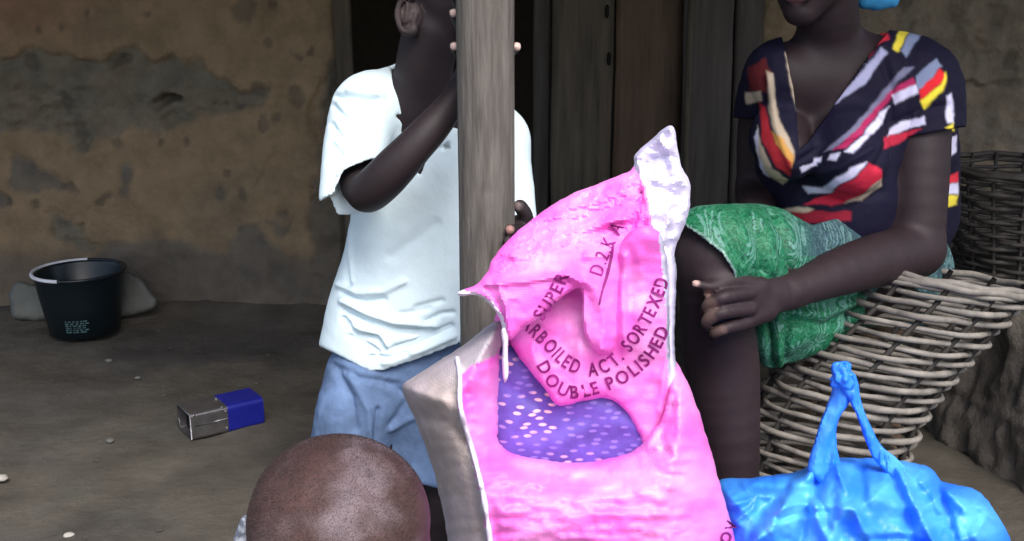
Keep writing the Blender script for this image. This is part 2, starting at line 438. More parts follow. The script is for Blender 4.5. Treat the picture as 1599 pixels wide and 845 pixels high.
# ================================================================== SETTING: ground
def nonuni(a, b, f0, f1, fine, coarse_n=10):
    return np.unique(np.concatenate([-np.geomspace(-a + f0 + .05, .02, coarse_n) + f0 if a < f0 else [], np.arange(f0, f1, fine), f1 + np.geomspace(.02, b - f1, coarse_n)]))
gx = nonuni(-80, 80, -1.7, 1.7, .014, 18); gy = nonuni(-80, 80, 1.6, 3.9, .014, 18)
GX, GY = np.meshgrid(gx, gy, indexing='ij')
inn = sstep(3.5, 1.5, np.hypot(GX, GY - 2.6))
GZ = .012 * fbm(GX * 2.1, GY * 2.1, 0, 3) * inn + .008 * fbm(GX * 9, GY * 9, 0, 4) * inn + .004 * np.maximum(0, fbm(GX * 30, GY * 30, 0, 8)) * inn
GZ += .05 * sstep(3.50, 3.80, GY) * sstep(4.5, 4.0, GY) * sstep(-.45, -.7, GX) * inn * (1 + .5 * fbm(GX * 5, GY * 5, 2, 9))
gc = np.array([.082, .073, .060]) * np.ones(GX.shape + (3,))
t = sstep(-.15, .4, fbm(GX * 1.7, GY * 2.4, 1, 12))[..., None]; gc = gc * (1 - t) + np.array([.060, .056, .051]) * t
t = sstep(.25, .6, fbm(GX * 6, GY * 6, 1, 15))[..., None]; gc = gc * (1 - t) + np.array([.080, .074, .063]) * t
g = mk('ground', np.stack([GX, GY, GZ], -1).reshape(-1, 3), grid_faces(len(gx), len(gy)), M['ground'], None, True, gc.reshape(-1, 3))
props(g, kind='structure')
# ================================================================== HOUSE
WY = 3.75
house = thing('mud_house', 'brown mud house wall with cracked plaster, a worn grey band and an open plank door', 'house')
def wall_part(name, x0, x1, z1, marks):
    xs = np.arange(x0, x1 + .001, .008) if x1 - x0 < 2.2 else np.arange(x0, x1 + .001, .010); zs = np.arange(-.05, z1, .009)
    X, Z = np.meshgrid(xs, zs, indexing='ij'); px, py = proj(np.stack([X, np.full(X.shape, WY), Z], -1))
    jx = px + 26 * fbm(X * 10, Z * 10, 0, 21, 5); jy = py + 26 * fbm(X * 10, Z * 10, 5, 22, 5)
    D = .012 * fbm(X * 2.2, Z * 2.2, 0, 31) + marks.get('rough', 0) * ridge(X * 5, Z * 8, 3, 34, 4) + .005 * fbm(X * 11, Z * 11, 0, 32) + .0026 * fbm(X * 36, Z * 36, 0, 33)
    C = np.array([.235, .172, .108]) * np.ones(X.shape + (3,))
    def tint(k, c):
        nonlocal C
        C = C * (1 - k[..., None]) + np.array(c) * k[..., None]
    tint(sstep(260, 0, px) * sstep(120, 0, py) * .8, (.225, .125, .08))
    tint(.5 * sstep(0, .5, fbm(X * 3, Z * 3, 3, 41)), (.17, .14, .095))
    for poly, c, dep, soft in marks['patches']:
        s = sdp(jx, jy, poly); k = sstep(soft, -soft, s); tint(k * (.75 + .25 * fbm(X * 16, Z * 16, 4, 57)), np.array(c))
        D -= k * dep * (1 + .5 * fbm(X * 14, Z * 14, 2, 51)); D += (k * dep * 1.1) * ridge(X * 13, Z * 17, 0, 52, 4)
        D -= .005 * np.exp(-((s) / 4) ** 2) * (fbm(X * 12, Z * 12, 0, 55) > 0) if soft < 7 else 0
    D += strokes(jx, jy, marks['cracks'])
    for cx, cy, rx, ry, dep in marks['holes']:
        q = np.hypot((jx - cx) / rx, (jy - cy) / ry); D -= dep * sstep(1.15, .5, q); tint(sstep(1.3, .7, q) * .6, (.075, .066, .056))
    # small random spalls
    r = np.random.default_rng(5)
    for _ in range(60):
        cx, cz, rr = r.uniform(x0, x1), r.uniform(.1, z1), r.uniform(.008, .03)
        q = np.hypot(X - cx, (Z - cz) * r.uniform(.5, 1.3)) / rr + .4 * fbm(X * 40, Z * 40, 0, 61); k = sstep(1.1, .7, q); D -= .006 * k; tint(k * .55, (.085, .075, .062))
    cr = ridge(X * 4 + .3 * fbm(X * 9, Z * 9, 1, 62), Z * 4, 0, 71, 3); D -= .005 * sstep(.86, .97, cr)
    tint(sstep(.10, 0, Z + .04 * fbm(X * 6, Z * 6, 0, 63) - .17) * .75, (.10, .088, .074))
    Y = WY - D - .05 * sstep(.25, 0, Z)
    if marks.get('ragged'):
        e, sgn = marks['ragged']; X = X + 0
        k = sstep(.05, 0, np.abs(X - e)); X = X + k * .014 * fbm(Z * 14, 0, 0, 81); Y = Y + sstep(.03, 0, np.abs(X - e)) * .03
    V = np.stack([X, Y, Z], -1).reshape(-1, 3); n = len(V)
    nu, nv = X.shape; F = grid_faces(nu, nv)
    # give it thickness: a border skirt to a back plane
    rim = [i * nv for i in range(nu)] + [(nu - 1) * nv + j for j in range(1, nv)] + [i * nv + nv - 1 for i in range(nu - 2, -1, -1)] + [j for j in range(nv - 2, 0, -1)]
    bk = V[rim].copy(); bk[:, 1] = WY + .24; V = np.concatenate([V, bk]); m = len(rim)
    Q = np.array([(rim[i], n + i, n + (i + 1) % m, rim[(i + 1) % m]) for i in range(m)])
    F = np.concatenate([F, Q]); Cc = C.reshape(-1, 3); Cc = np.concatenate([Cc, Cc[rim]])
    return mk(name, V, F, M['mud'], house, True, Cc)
GREY = (.132, .126, .104); GREY2 = (.112, .106, .095)
patches = [([(-200, 70), (0, 82), (100, 86), (150, 96), (200, 86), (260, 90), (300, 100), (345, 112), (370, 128), (430, 136), (415, 165), (330, 178), (300, 205), (210, 215), (140, 205), (135, 240), (100, 240), (92, 215), (0, 205), (-200, 210)], GREY, .016, 5),
           ([(30, 250), (70, 262), (110, 285), (115, 300), (85, 300), (50, 312), (20, 300)], GREY2, .006, 6),
           ([(186, 262), (204, 275), (198, 312), (184, 308)], GREY2, .006, 4), ([(345, 290), (358, 305), (352, 318), (342, 308)], GREY2, .005, 4),
           ([(-30, 300), (12, 315), (14, 330), (-30, 335)], GREY2, .006, 5),
           ([(170, 372), (240, 366), (290, 388), (360, 395), (375, 350), (415, 340), (440, 410), (500, 420), (480, 520), (100, 520), (160, 400)], GREY2, .006, 10),
           ([(425, 335), (455, 340), (440, 372)], GREY2, .005, 4), ([(80, 345), (145, 350), (160, 388), (75, 378)], GREY, .010, 4),
           ([(495, 100), (560, 0), (560, 470), (500, 460), (485, 350), (500, 230)], (.10, .094, .08), .008, 8)]
cracks = [([(245, 173), (262, 165), (282, 160)], 4, -.035), ([(80, 341), (120, 343), (145, 355), (160, 388)], 2.2, -.012), ([(100, 360), (130, 362), (145, 378)], 2, -.010),
          ([(0, 88), (50, 82)], 2.5, -.010), ([(120, 92), (175, 105), (205, 100)], 3, -.010), ([(190, 92), (275, 90)], 2.5, -.010), ([(140, 238), (195, 240)], 2.2, -.008),
          ([(425, 240), (412, 275), (395, 290)], 2.2, -.010), ([(375, 338), (382, 365)], 2.2, -.008), ([(420, 20), (417, 60)], 4, -.008), ([(500, 118), (487, 165), (497, 220)], 3.5, -.018),
          ([(540, 60), (520, 90), (508, 130), (512, 175), (500, 215)], 3, -.014), ([(490, 285), (497, 310), (506, 325)], 3, -.012), ([(230, 190), (300, 178)], 3, .010), ([(255, 180), (285, 175)], 2.5, .008)]
holes = [(268, 163, 18, 9, .03), (375, 12, 20, 22, .008), (326, 164, 5, 4, -.006), (138, 20, 6, 6, .006), (488, 77, 6, 6, .006), (470, 90, 8, 8, .006), (437, 193, 8, 8, .006), (380, 160, 9, 7, .006), (100, 145, 12, 6, .008), (180, 105, 16, 7, .012),
         (70, 325, 7, 7, .006), (160, 313, 9, 6, .005), (10, 322, 8, 10, .006), (110, 293, 8, 9, .006)]
xl = P(540, 300, WY)[0]; xr = P(1165, 300, WY)[0]
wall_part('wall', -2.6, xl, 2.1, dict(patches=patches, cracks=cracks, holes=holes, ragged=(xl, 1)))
bR = [([(1300, -200), (1900, -200), (1900, 520), (1300, 520)], (.16, .142, .118), .010, 6)]
wall_part('wall', xr, 2.6, 2.1, dict(rough=.022, patches=bR, cracks=[([(1480, 150), (1540, 128), (1640, 120)], 4, -.03), ([(1495, 40), (1530, 45)], 4, -.02), ([(1510, 60), (1540, 75)], 3, -.015)], holes=[], ragged=(xr, -1)))
def lump(c, r, seed, n=14, amp=.12, sq=3.0):
    u, v = np.meshgrid(np.linspace(0, 2 * math.pi, n, endpoint=False), np.linspace(0, math.pi, n // 2 + 2), indexing='ij')
    x, y, z = np.cos(u) * np.sin(v), np.sin(u) * np.sin(v), np.cos(v)
    q = (np.abs(x) ** sq + np.abs(y) ** sq + np.abs(z) ** sq) ** (-1 / sq)
    q = q * (1 + amp * fbm(x * 1.6 + seed, y * 1.6, z * 1.6, seed))
    V = np.stack([x * q * r[0], y * q * r[1], z * q * r[2]], -1).reshape(-1, 3) + np.array(c)
    return V, grid_faces(n, n // 2 + 2, True)
# doorway: frame boards and planks
def board(name, px0, px1, Y, m, z1=2.0, th=.035, parent=None, z0=0, seed=0, tilt=0):
    a = P(px0, 250, Y)[0]; b = P(px1, 250, Y)[0]; nx_, nz_ = 9, 60
    xs = np.linspace(a, b, nx_); zs = np.linspace(z0, z1, nz_); X, Z = np.meshgrid(xs, zs, indexing='ij')
    D = .004 * fbm(X * 40 + seed, Z * 1.5, 0, seed) + .003 * fbm(X * 90, Z * 4, 0, seed + 1)
    e = np.minimum(X - a, b - X); X2 = X + (.006 * fbm(Z * 3, seed, 0, 5)) + tilt * (Z - 1)
    Yv = Y + D + .006 * np.exp(-e / .004)
    Fv = np.stack([X2, Yv, Z], -1).reshape(-1, 3); Bv = Fv.copy(); Bv[:, 1] = Y + th
    n = len(Fv); f = grid_faces(nx_, nz_); nv = nz_
    rim = [i * nv for i in range(nx_)] + [(nx_ - 1) * nv + j for j in range(1, nv)] + [i * nv + nv - 1 for i in range(nx_ - 2, -1, -1)] + [j for j in range(nv - 2, 0, -1)]
    Q = [(rim[i], rim[i] + n, rim[(i + 1) % len(rim)] + n, rim[(i + 1) % len(rim)]) for i in range(len(rim))]
    return mk(name, np.concatenate([Fv, Bv]), np.concatenate([f, f[:, ::-1] + n, Q]), m, parent, True)
board('door_frame', 532, 557, WY - .05, M['plank'], parent=house, seed=3)
board('door_frame', 1062, 1136, WY - .06, M['plank3'], parent=house, seed=9, tilt=-.01)
board('door_frame', 1139, 1182, WY - .03, M['plank3'], parent=house, seed=12, tilt=-.01)
board('door_frame', 832, 858, WY + .06, M['plank3'], parent=house, seed=17)
board('door_stop', 1068, 1076, WY - .075, M['plank'], parent=house, seed=14, th=.02)
door = mk('door', *box((P(862, 250, WY)[0], WY + .05, .02), (P(1060, 250, WY)[0], WY + .06, 1.95)), M['plank3'], house, False)
board('plank', 861, 954, WY + .005, M['plank'], parent=door, seed=21)
board('plank', 957, 1059, WY + .012, M['plank2'], parent=door, seed=27)
# knot holes in the planks
for kx, ky in ((948, 18), (951, 92)):
    c = P(kx, ky, WY); V, F = lump(c + np.array([0, .002, 0]), (.007, .008, .022), 5, 10); mk('knot', V, F, M['black'], door)
# dark room behind the doorway
rx0, rx1 = xl - .9, xr + .9
for nm, lo, hi in (('back_wall', (rx0, 6.4, 0), (rx1, 6.5, 2.1)), ('inner_wall', (rx0 - .1, WY + .245, 0), (rx0, 6.5, 2.1)), ('inner_wall', (rx1, WY + .245, 0), (rx1 + .1, 6.5, 2.1)), ('room_ceiling', (rx0 - .1, WY + .245, 2.1), (rx1 + .1, 6.5, 2.15)), ('lintel', (xl - .15, WY + .0, 2.0), (xr + .15, WY + .24, 2.12))):
    mk(nm, *box(lo, hi), M['dark'], house, False)
# veranda roof: thatch on rafters
EY, EZ, BZ = 1.42, 1.86, 2.45
nx_, ny_ = 120, 40
X, Yv = np.meshgrid(np.linspace(-3.2, 3.2, nx_), np.linspace(EY, WY + .3, ny_), indexing='ij')
tz = EZ + (Yv - EY) / (WY - EY) * (BZ - EZ)
top = np.stack([X, Yv, tz + .12 + .02 * fbm(X * 8, Yv * 8, 0, 3)], -1).reshape(-1, 3)
bot = np.stack([X, Yv + .03 * fbm(X * 14, 0, 0, 4) * (Yv < EY + .1), tz + .015 * fbm(X * 12, Yv * 5, 0, 5)], -1).reshape(-1, 3)
f = grid_faces(nx_, ny_); n = len(top); nv = ny_
rim = [i * nv for i in range(nx_)] + [(nx_ - 1) * nv + j for j in range(1, nv)] + [i * nv + nv - 1 for i in range(nx_ - 2, -1, -1)] + [j for j in range(nv - 2, 0, -1)]
Q = np.array([(rim[i] , rim[i] + n, rim[(i + 1) % len(rim)] + n, rim[(i + 1) % len(rim)]) for i in range(len(rim))])
mk('thatch_roof', np.concatenate([top, bot]), np.concatenate([f, f[:, ::-1] + n, Q]), M['thatch'], house)
for xx in np.arange(-2.8, 2.9, .7):
    V, F = tube([(xx, EY + .05, EZ - .03), (xx + .02, WY + .1, BZ + .0)], .03, 8); mk('rafter', V, F, M['plank'], house)
V, F = tube([(-3, 1.74, 1.905), (0, 1.76, 1.90), (3, 1.74, 1.91)], .035, 10); mk('eave_beam', V, F, M['post'], house)
# ================================================================== MUD BENCH on the right
bA, bB = np.array([1.02, 2.95]), np.array([1.20, 2.28]); bdir = (bB - bA) / np.linalg.norm(bB - bA); bnrm = np.array([-bdir[1], bdir[0]]); bnrm = bnrm if bnrm[0] < 0 else -bnrm
L0 = bA - bdir * .75; ss_ = np.arange(0, 2.2, .012); hs_ = np.arange(0, .80, .012); SS, HH = np.meshgrid(ss_, hs_, indexing='ij')
zf = np.minimum(HH, .44); inw = np.maximum(HH - .44, 0)
D = .030 * ridge(SS * 6, HH * 4, 0, 5, 4) + .020 * fbm(SS * 16, HH * 9, 0, 6) + .008 * ridge(SS * 30, HH * 22, 0, 7, 2) + .02 * fbm(SS * 3, HH * 3, 0, 8) - .05 * (zf / .44) ** 2
bx = L0[0] + bdir[0] * SS + bnrm[0] * (D - inw * 4); by = L0[1] + bdir[1] * SS + bnrm[1] * (D - inw * 4) 
V = np.stack([bx, by, zf + .01 * fbm(SS * 8, HH * 8, 3, 9) * (inw > 0) - .01], -1).reshape(-1, 3)
bc = np.array([.15, .13, .11]) * (1 + .25 * fbm(SS * 5, HH * 5, 0, 13))[..., None]
ben = mk('mud_bench', V, grid_faces(len(ss_), len(hs_)), M['mud'], None, True, bc.reshape(-1, 3))
props(ben, 'rough low mud bench with a crumbling grey brown face beside the cane basket', 'mud bench')
# ================================================================== POST
post_h = 1.90; pc = P(756, 300, 1.72)[0]
th = np.linspace(0, 2 * math.pi, 72, endpoint=False); zz = np.linspace(0, post_h, 260); TH, ZZ = np.meshgrid(th, zz, indexing='ij')
rr = .0455 * (1 - .02 * ZZ) + .0012 * fbm(np.cos(TH) * 5, np.sin(TH) * 5, ZZ * 1.2, 3) + .0007 * fbm(np.cos(TH) * 22, np.sin(TH) * 22, ZZ * 5, 5) - .0016 * sstep(.75, .95, ridge(np.cos(TH) * 4, np.sin(TH) * 4, ZZ * .9, 8, 2))
kz = P(762, 300, 1.68)[2]; rr = rr - .002 * np.exp(-(((TH - 4.8) * .045) ** 2 + (ZZ - kz) ** 2) / .009 ** 2) 
V = np.stack([pc + .004 * np.sin(ZZ * 2) + rr * np.cos(TH), 1.72 + rr * np.sin(TH), ZZ], -1).reshape(-1, 3)
F = [tuple(q) for q in grid_faces(72, 260, True)] + [tuple(i * 260 + 259 for i in range(72))]
o = mk('wooden_post', V, F, M['post']); props(o, 'round weathered grey wooden post standing in front of the boy in the white shirt', 'post')
# ================================================================== BUCKET + slab + tin + litter
def lathe(c, prof, seg=48):
    V = []; 
    for r_, z in prof:
        a = np.linspace(0, 2 * math.pi, seg, endpoint=False); V.append(np.stack([c[0] + r_ * np.cos(a), c[1] + r_ * np.sin(a), np.full(seg, c[2] + z)], -1))
    V = np.concatenate(V); F = np.array([(i * seg + j, i * seg + (j + 1) % seg, (i + 1) * seg + (j + 1) % seg, (i + 1) * seg + j) for i in range(len(prof) - 1) for j in range(seg)])
    return V, F
bc_ = P(132, 503, 3.46); bc_[2] = .016
bk = _t('plastic_bucket', 'dark teal plastic bucket with a rim painted white where it catches the light, standing by the mud wall', 'bucket', tuple(bc_), None)
BH = .208; rb, rt = .110, .142
V, F = lathe(bc_, [(.001, .004), (rb - .01, .003), (rb, .008), (rb + (rt - rb) * .55, BH * .55), (rt - .003, BH - .02), (rt, BH - .012), (rt + .006, BH - .004), (rt + .006, BH), (rt - .004, BH), (rt - .007, BH - .01), (rb - .006, .014), (.001, .012)])
mk('body', V, F, M['bucket'], bk)
a = np.linspace(R_(100), R_(265), 40); pts = np.stack([bc_[0] + (rt + .002) * np.cos(a), bc_[1] + (rt + .002) * np.sin(a), np.full(40, bc_[2] + BH)], -1)
V, F = tube(pts, .0062, 8); o = mk('rim', V, F, M['rim'], bk); o['label'] = 'left half of the rim, the light on it painted white'
a = np.linspace(R_(-95), R_(100), 40); pts = np.stack([bc_[0] + (rt + .002) * np.cos(a), bc_[1] + (rt + .002) * np.sin(a), np.full(40, bc_[2] + BH)], -1)
V, F = tube(pts, .0052, 8); mk('rim', V, F, M['bucket'], bk)
def ctext(txt, size, bold=0.0):                         # flat letters: list of (verts2d, faces, advance)
    out = []
    for ch in txt:
        cu = bpy.data.curves.new('glyph', 'FONT'); cu.body = ch if ch != ' ' else 'i'; cu.size = size; cu.offset = bold; cu.resolution_u = 4
        ob = bpy.data.objects.new('glyph', cu); COL.objects.link(ob); dg = bpy.context.evaluated_depsgraph_get()
        me = bpy.data.meshes.new_from_object(ob.evaluated_get(dg)); v = np.array([q.co[:2] for q in me.vertices]); f = [tuple(p.vertices) for p in me.polygons]
        bpy.data.objects.remove(ob); bpy.data.curves.remove(cu); bpy.data.meshes.remove(me)
        out.append((v, f, ch == ' '))
    return out
Vs, Fs = [], []
rp = np.random.default_rng(3)
for row in range(6):
    x = .004 * rp.random()
    while x < .062:
        w_ = rp.uniform(.004, .013) if row else .018; zb = .030 + row * .0075; 
        q = []
        for vx, vz in ((x, zb), (x + w_, zb), (x + w_, zb + .0045), (x, zb + .0045)):
            rad = rb + (rt - rb) * vz / BH + .0022; an = R_(-97) + vx / .115; q.append((bc_[0] + rad * math.cos(an), bc_[1] + rad * math.sin(an), bc_[2] + vz))
        k = len(Vs); Vs += q; Fs.append((k, k + 1, k + 2, k + 3)); x += w_ + rp.uniform(.002, .006)
mk('printed_label', Vs, Fs, M['print'], bk, False)
# grey stone slabs leaning at the foot of the wall on either side of the bucket
for poly, lab in (([(15, 455), (28, 440), (60, 445), (84, 442), (90, 470), (92, 496), (60, 502), (25, 498), (16, 480)], 'flat grey stone slab against the wall left of the bucket'),
                  ([(172, 445), (195, 425), (220, 435), (235, 455), (246, 468), (242, 482), (215, 492), (180, 498), (166, 496)], 'pale grey stone slab against the wall right of the bucket')):
    o = pillow('stone_slab', poly, lambda x, y: 3.585 + (500 - y) * .0004, .05, 8, M['slab'], None, lambda x, y: .006 * fbm(x / 25, y / 25, 0, 4), 5)[0]
    props(o, lab, 'stone')
# rectangular tin lying on its side
q = {k: P(*v) for k, v in dict(a=(300, 690, 2.52), b=(410, 662, 2.60)).items()}
tin = _t('rectangular_tin', 'open rectangular tin lying on the ground, half bare metal and half blue', 'tin', (0, 0, 0), None)
A0 = P(301, 689, 1); tt_ = (.005 - 1.15) / (A0[2] - 1.15); A0 = CAM + (A0 - CAM) * tt_
B0 = P(413, 662, 1); tt_ = (.005 - 1.15) / (B0[2] - 1.15); B0 = CAM + (B0 - CAM) * tt_
ex = (B0 - A0); Lt = np.linalg.norm(ex); ex /= Lt; ey = np.cross([0, 0, 1.0], ex); ez = np.array([0, 0, 1.0]); Wt, Ht = .100, .072
def tb(x, y, z): return A0 + ex * x + ey * y + ez * z
def rbox(x0, x1, g_=0, open0=False):
    pr = []; rc = .010
    for cy, cz, s0 in ((Wt - rc, Ht - rc, 0), (rc, Ht - rc, 90), (rc, rc, 180), (Wt - rc, rc, 270)):
        for k in range(5):
            a = R_(s0 + k * 22.5); pr.append((cy + (rc + g_) * math.cos(a), cz + (rc + g_) * math.sin(a)))
    n = len(pr); V = [tb(x, *p) for x in (x0, x1) for p in pr]; F = [(i, (i + 1) % n, n + (i + 1) % n, n + i) for i in range(n)]
    F.append(tuple(range(n, 2 * n)))
    if not open0: F.append(tuple(range(n - 1, -1, -1)))
    return V, F
V, F = rbox(0, Lt * .52, 0, True); o = mk('metal_shell', V, F, M['tin'], tin, False)
sm = o.modifiers.new('thickness', 'SOLIDIFY'); sm.thickness = .0015
V, F = rbox(Lt * .50, Lt, .0015); mk('blue_sleeve', V, F, M['tinblue'], tin, False)
V, F = tube([tb(-.001, .003, .003), tb(-.001, Wt - .003, .003), tb(-.001, Wt - .003, Ht - .003), tb(-.001, .003, Ht - .003), tb(-.001, .003, .003)], .0022, 6); mk('end_rim', V, F, M['tin'], tin)
V, F = rbox(Lt * .1, Lt * .12, -.002); mk('dark_inside_plate', V, F, M['black'], tin, False)  # black plate stands for the shade inside the open end
for x, y, z in ((Lt * .47, -.001, .014), (Lt * .47, -.001, Ht - .012), (Lt * .43, .004, Ht + .0), (.008, .001, Ht - .004), (Lt * .47, Wt * .65, Ht + .001)):
    V, F = lump(tb(x, y, z), (.0036, .0036, .0036), 3, 10, .02, 2); mk('rivet', V, F, M['tin'], tin)
V, F = tube([tb(.01, -.0015, Ht * .55), tb(Lt * .49, -.0015, Ht * .55)], .0016, 6); mk('ridge', V, F, M['tin'], tin)
for (x, y, rx_, lab) in ((2, 747, 9, 'white pebble on the bare ground at the left edge of the photo'), (108, 836, 8, 'small pale chip on the ground, nearest to the bottom edge'), (172, 688, 6, 'tiny pale stone on the bare ground left of the tin'), (170, 563, 5, 'tiny grey stone on the ground below the bucket'), (215, 590, 4, 'tiny dark stone on the ground between the bucket and the tin'), (1540, 790, 5, 'small stone on the ground near the blue bag')):
    p = P(x, y, 1); tt_ = (.006 - 1.15) / (p[2] - 1.15); p = CAM + (p - CAM) * tt_; s_ = rx_ * p[1] / FPX
    V, F = lump(p, (s_ * 1.2, s_, s_ * .6), x, 12, .25, 2.3); props(mk('pebble', V, F, M['pebble'] if rx_ > 7 else M['slab']), lab, 'pebble', 'litter on the ground')
rg = np.random.default_rng(21); VV, FF = [], []
for _ in range(260):
    x, y = rg.uniform(-1.6, 1.5), rg.uniform(1.7, 3.55); q_ = rg.uniform(.0012, .0042) * (1 + (rg.random() > .94)); V, F = lump((0, 0, 0), (q_ * 1.3, q_, q_ * .7), int(rg.integers(99)), 6, .3, 2.4)
    V = V + [x, y, np.interp(y, gy, GZ[np.searchsorted(gx, x)]) + q_ * .3]; FF.append(F + sum(len(v) for v in VV)); VV.append(V)
props(mk('grit', np.concatenate(VV), np.concatenate(FF), mat('earth_grit', (.075, .068, .058), .95, .1, .4, 60), None, False), 'fine grit and crumbs of earth scattered over the bare ground', 'grit', None, 'stuff')
# ================================================================== BASKETS
def basket(name, label, cb, ct, r0, r1, rows, nst, rod_r, mrod, mst, nrm, wob=.4, amp=1.0, phase=0):
    ctr = np.array(cb if isinstance(cb, list) else [cb, ct]); cb, ct, nrm = ctr[0], ctr[-1], np.array(nrm, float)
    def cen(t): return np.array([np.interp(t, np.linspace(0, 1, len(ctr)), ctr[:, q]) for q in range(3)]); nrm /= np.linalg.norm(nrm)
    bs = _t(name, label, 'basket', tuple(cb), None)
    e1 = np.cross([0, 1.0, 0], nrm); e1 /= np.linalg.norm(e1); e2 = np.cross(nrm, e1)
    rr_ = np.random.default_rng(int(rows * 7 + nst)); N = nst * 14
    for k in range(rows):
        t = (k + .5) / rows; c = cen(t); R0 = r0 + (r1 - r0) * t
        a = np.linspace(0, 2 * math.pi, N + 1)
        wv = amp * rod_r * 1.05 * np.cos(nst / 2 * a * 1.0 + math.pi * k + phase)
        R = R0 + wv + .0015 * fbm(np.cos(a) * 3, np.sin(a) * 3, k * 3.1, 7)
        dz = rod_r * wob * fbm(np.cos(a) * 2.5, np.sin(a) * 2.5, k * 1.7, 9)
        sl = rod_r * .15 * np.sin(nst / 2 * a + math.pi * k + phase)
        pts = c + R[:, None] * (np.cos(a)[:, None] * e1 + np.sin(a)[:, None] * e2) + (dz + sl)[:, None] * nrm
        V, F = tube(pts, rod_r * rr_.uniform(.84, 1.1) * (.82 + .25 * np.abs(fbm(np.cos(a) * 4, np.sin(a) * 4, k * 5.0, 3))), 8); mk('cane_rod', V, F, mrod, bs)
    for j in range(nst):
        a = 2 * math.pi * (j + .0) / nst - phase * 2 / nst
        d = math.cos(a) * e1 + math.sin(a) * e2
        V, F = tube([cen(t) + d * (r0 + (r1 - r0) * t - rod_r * .75) + nrm * .012 * (t == 1) for t in np.linspace(0, 1, 12)], rod_r * .8, 7); mk('upright_stake', V, F, mst, bs)
    for k, rk in enumerate((1.0, 1.03)):
        a = np.linspace(0, 2 * math.pi, 90); pts = ct + r1 * rk * (np.cos(a)[:, None] * e1 + np.sin(a)[:, None] * e2) + (rod_r * (1.1 - k * .9) + .3 * rod_r * np.sin(a * 9 + k * 2))[:, None] * nrm
        V, F = tube(pts, rod_r * 1.05, 8); mk('rim_rod', V, F, mrod, bs)
    a = np.linspace(0, 2 * math.pi, 40, endpoint=False); ring = cb + r0 * .97 * (np.cos(a)[:, None] * e1 + np.sin(a)[:, None] * e2)
    V = np.concatenate([ring, ring + nrm * .01]); F = [tuple(range(39, -1, -1)), tuple(range(40, 80))] + [(i, (i + 1) % 40, 40 + (i + 1) % 40, 40 + i) for i in range(40)]
    mk('base', V, F, mst, bs)
    return bs
_c = [P(x, y, 2.16) for x, y in smooth_line([(1262, 812), (1275, 725), (1318, 620), (1395, 530), (1486, 440)], 6)]
b1 = basket('cane_basket', 'large leaning basket woven of thick pale grey canes under the woman\'s elbow', _c, None, .180, .152, 27, 10, .0072, M['rod'], M['stake'], (.13, .13, 1), .35, 1.0, .4)
b2 = basket('dark_basket', 'dark blackish basket standing on the mud bench behind the woman', P(1590, 418, 2.72), P(1600, 262, 2.72), .15, .185, 15, 16, .0062, M['rod2'], M['rod2'], (0, 0, 1), .7, 1.2, .2)
# ================================================================== SEATED WOMAN
SK = (.023, .0135, .0165); SKL = (.30, .17, .14)
wo = _t('person', 'seated woman in striped V-neck blouse and green patterned wrapper with her hand on her knee', 'person', tuple(P(1330, 440, 2.4) * [1, 1, 0]), None)
B = Body((.24, 1.74, -.01), (1.10, 2.74, 1.40), .0039)
tors = [(1300, 400, 2.42, 92), (1290, 330, 2.38, 92), (1290, 240, 2.33, 105), (1300, 150, 2.31, 92)]
def woman_torso(Bd, g_=0):
    g = g_
    Bd.limb([(x, y, Y, r + g) for x, y, Y, r in tors], .04, ((0, 1, 0), 1.25))
    Bd.limb([(1225, 118, 2.27, 50 + g), (1400, 118, 2.32, 56 + g)], .04)
    Bd.limb([(1222, 215, 2.22, 42 + g), (1228, 235, 2.19, 38 + g)], .03); Bd.limb([(1325, 225, 2.20, 52 + g), (1330, 248, 2.16, 47 + g)], .03)
    Bd.limb([(1315, 300, 2.28, 84 + g), (1340, 370, 2.38, 100 + g)], .03)
def woman_upper(Bd, g=0):
    woman_torso(Bd, g)
    Bd.limb([(1240, 130, 2.27, 45 + g), (1310, 100, 2.30, 50 + g), (1390, 120, 2.3, 48 + g)], .03)
    Bd.limb([(1415, 125, 2.30, 50 + g), (1432, 190, 2.27, 50 + g), (1432, 290, 2.23, 47 + g), (1432, 385, 2.20, 40 + g)], .03)
    Bd.limb([(1210, 120, 2.3, 42 + g), (1190, 200, 2.36, 38 + g), (1185, 300, 2.36, 34 + g)], .03)
    Bd.limb([(1400, 150, 2.40, 70 + g), (1398, 240, 2.44, 82 + g), (1392, 330, 2.48, 90 + g)], .03)
woman_upper(B)
B.limb([(1296, 80, 2.30, 50), (1292, 20, 2.25, 47), (1290, -20, 2.24, 50)], .03)           # neck
hc = P(1268, -52, 2.22); yw = R_(-32)
B.ell(hc + [0, .01, .02], (.076, .092, .092), yw, 0, .02); 
fd = np.array([math.sin(yw), -math.cos(yw), 0]); rt_ = np.array([math.cos(yw), math.sin(yw), 0])
def hp(f_, r_, u_): return hc + fd * f_ + rt_ * r_ + np.array([0, 0, u_])
B.cap(hp(.035, 0, -.035), hp(.055, 0, -.085), .052, .026, .03)                             # jaw and chin
B.cap(hp(.02, -.04, -.03), hp(.045, -.015, -.082), .03, .02, .02); B.cap(hp(.02, .04, -.03), hp(.045, .015, -.082), .03, .02, .02)
B.cap(hp(.086, 0, .012), hp(.103, 0, -.018), .009, .014, .012); B.cap(hp(.094, -.014, -.022), hp(.094, .014, -.022), .009, .009, .01)   # nose
B.cap(hp(.082, -.02, -.046), hp(.082, .02, -.046), .0075, .0075, .006, None); B.cap(hp(.089, -.012, -.044), hp(.089, .012, -.044), .006, .006, .006)
B.cap(hp(.082, -.017, -.057), hp(.082, .017, -.057), .009, .009, .006); B.cap(hp(.097, -.024, -.051), hp(.097, .024, -.051), .0022, .0022, .003, None, True)
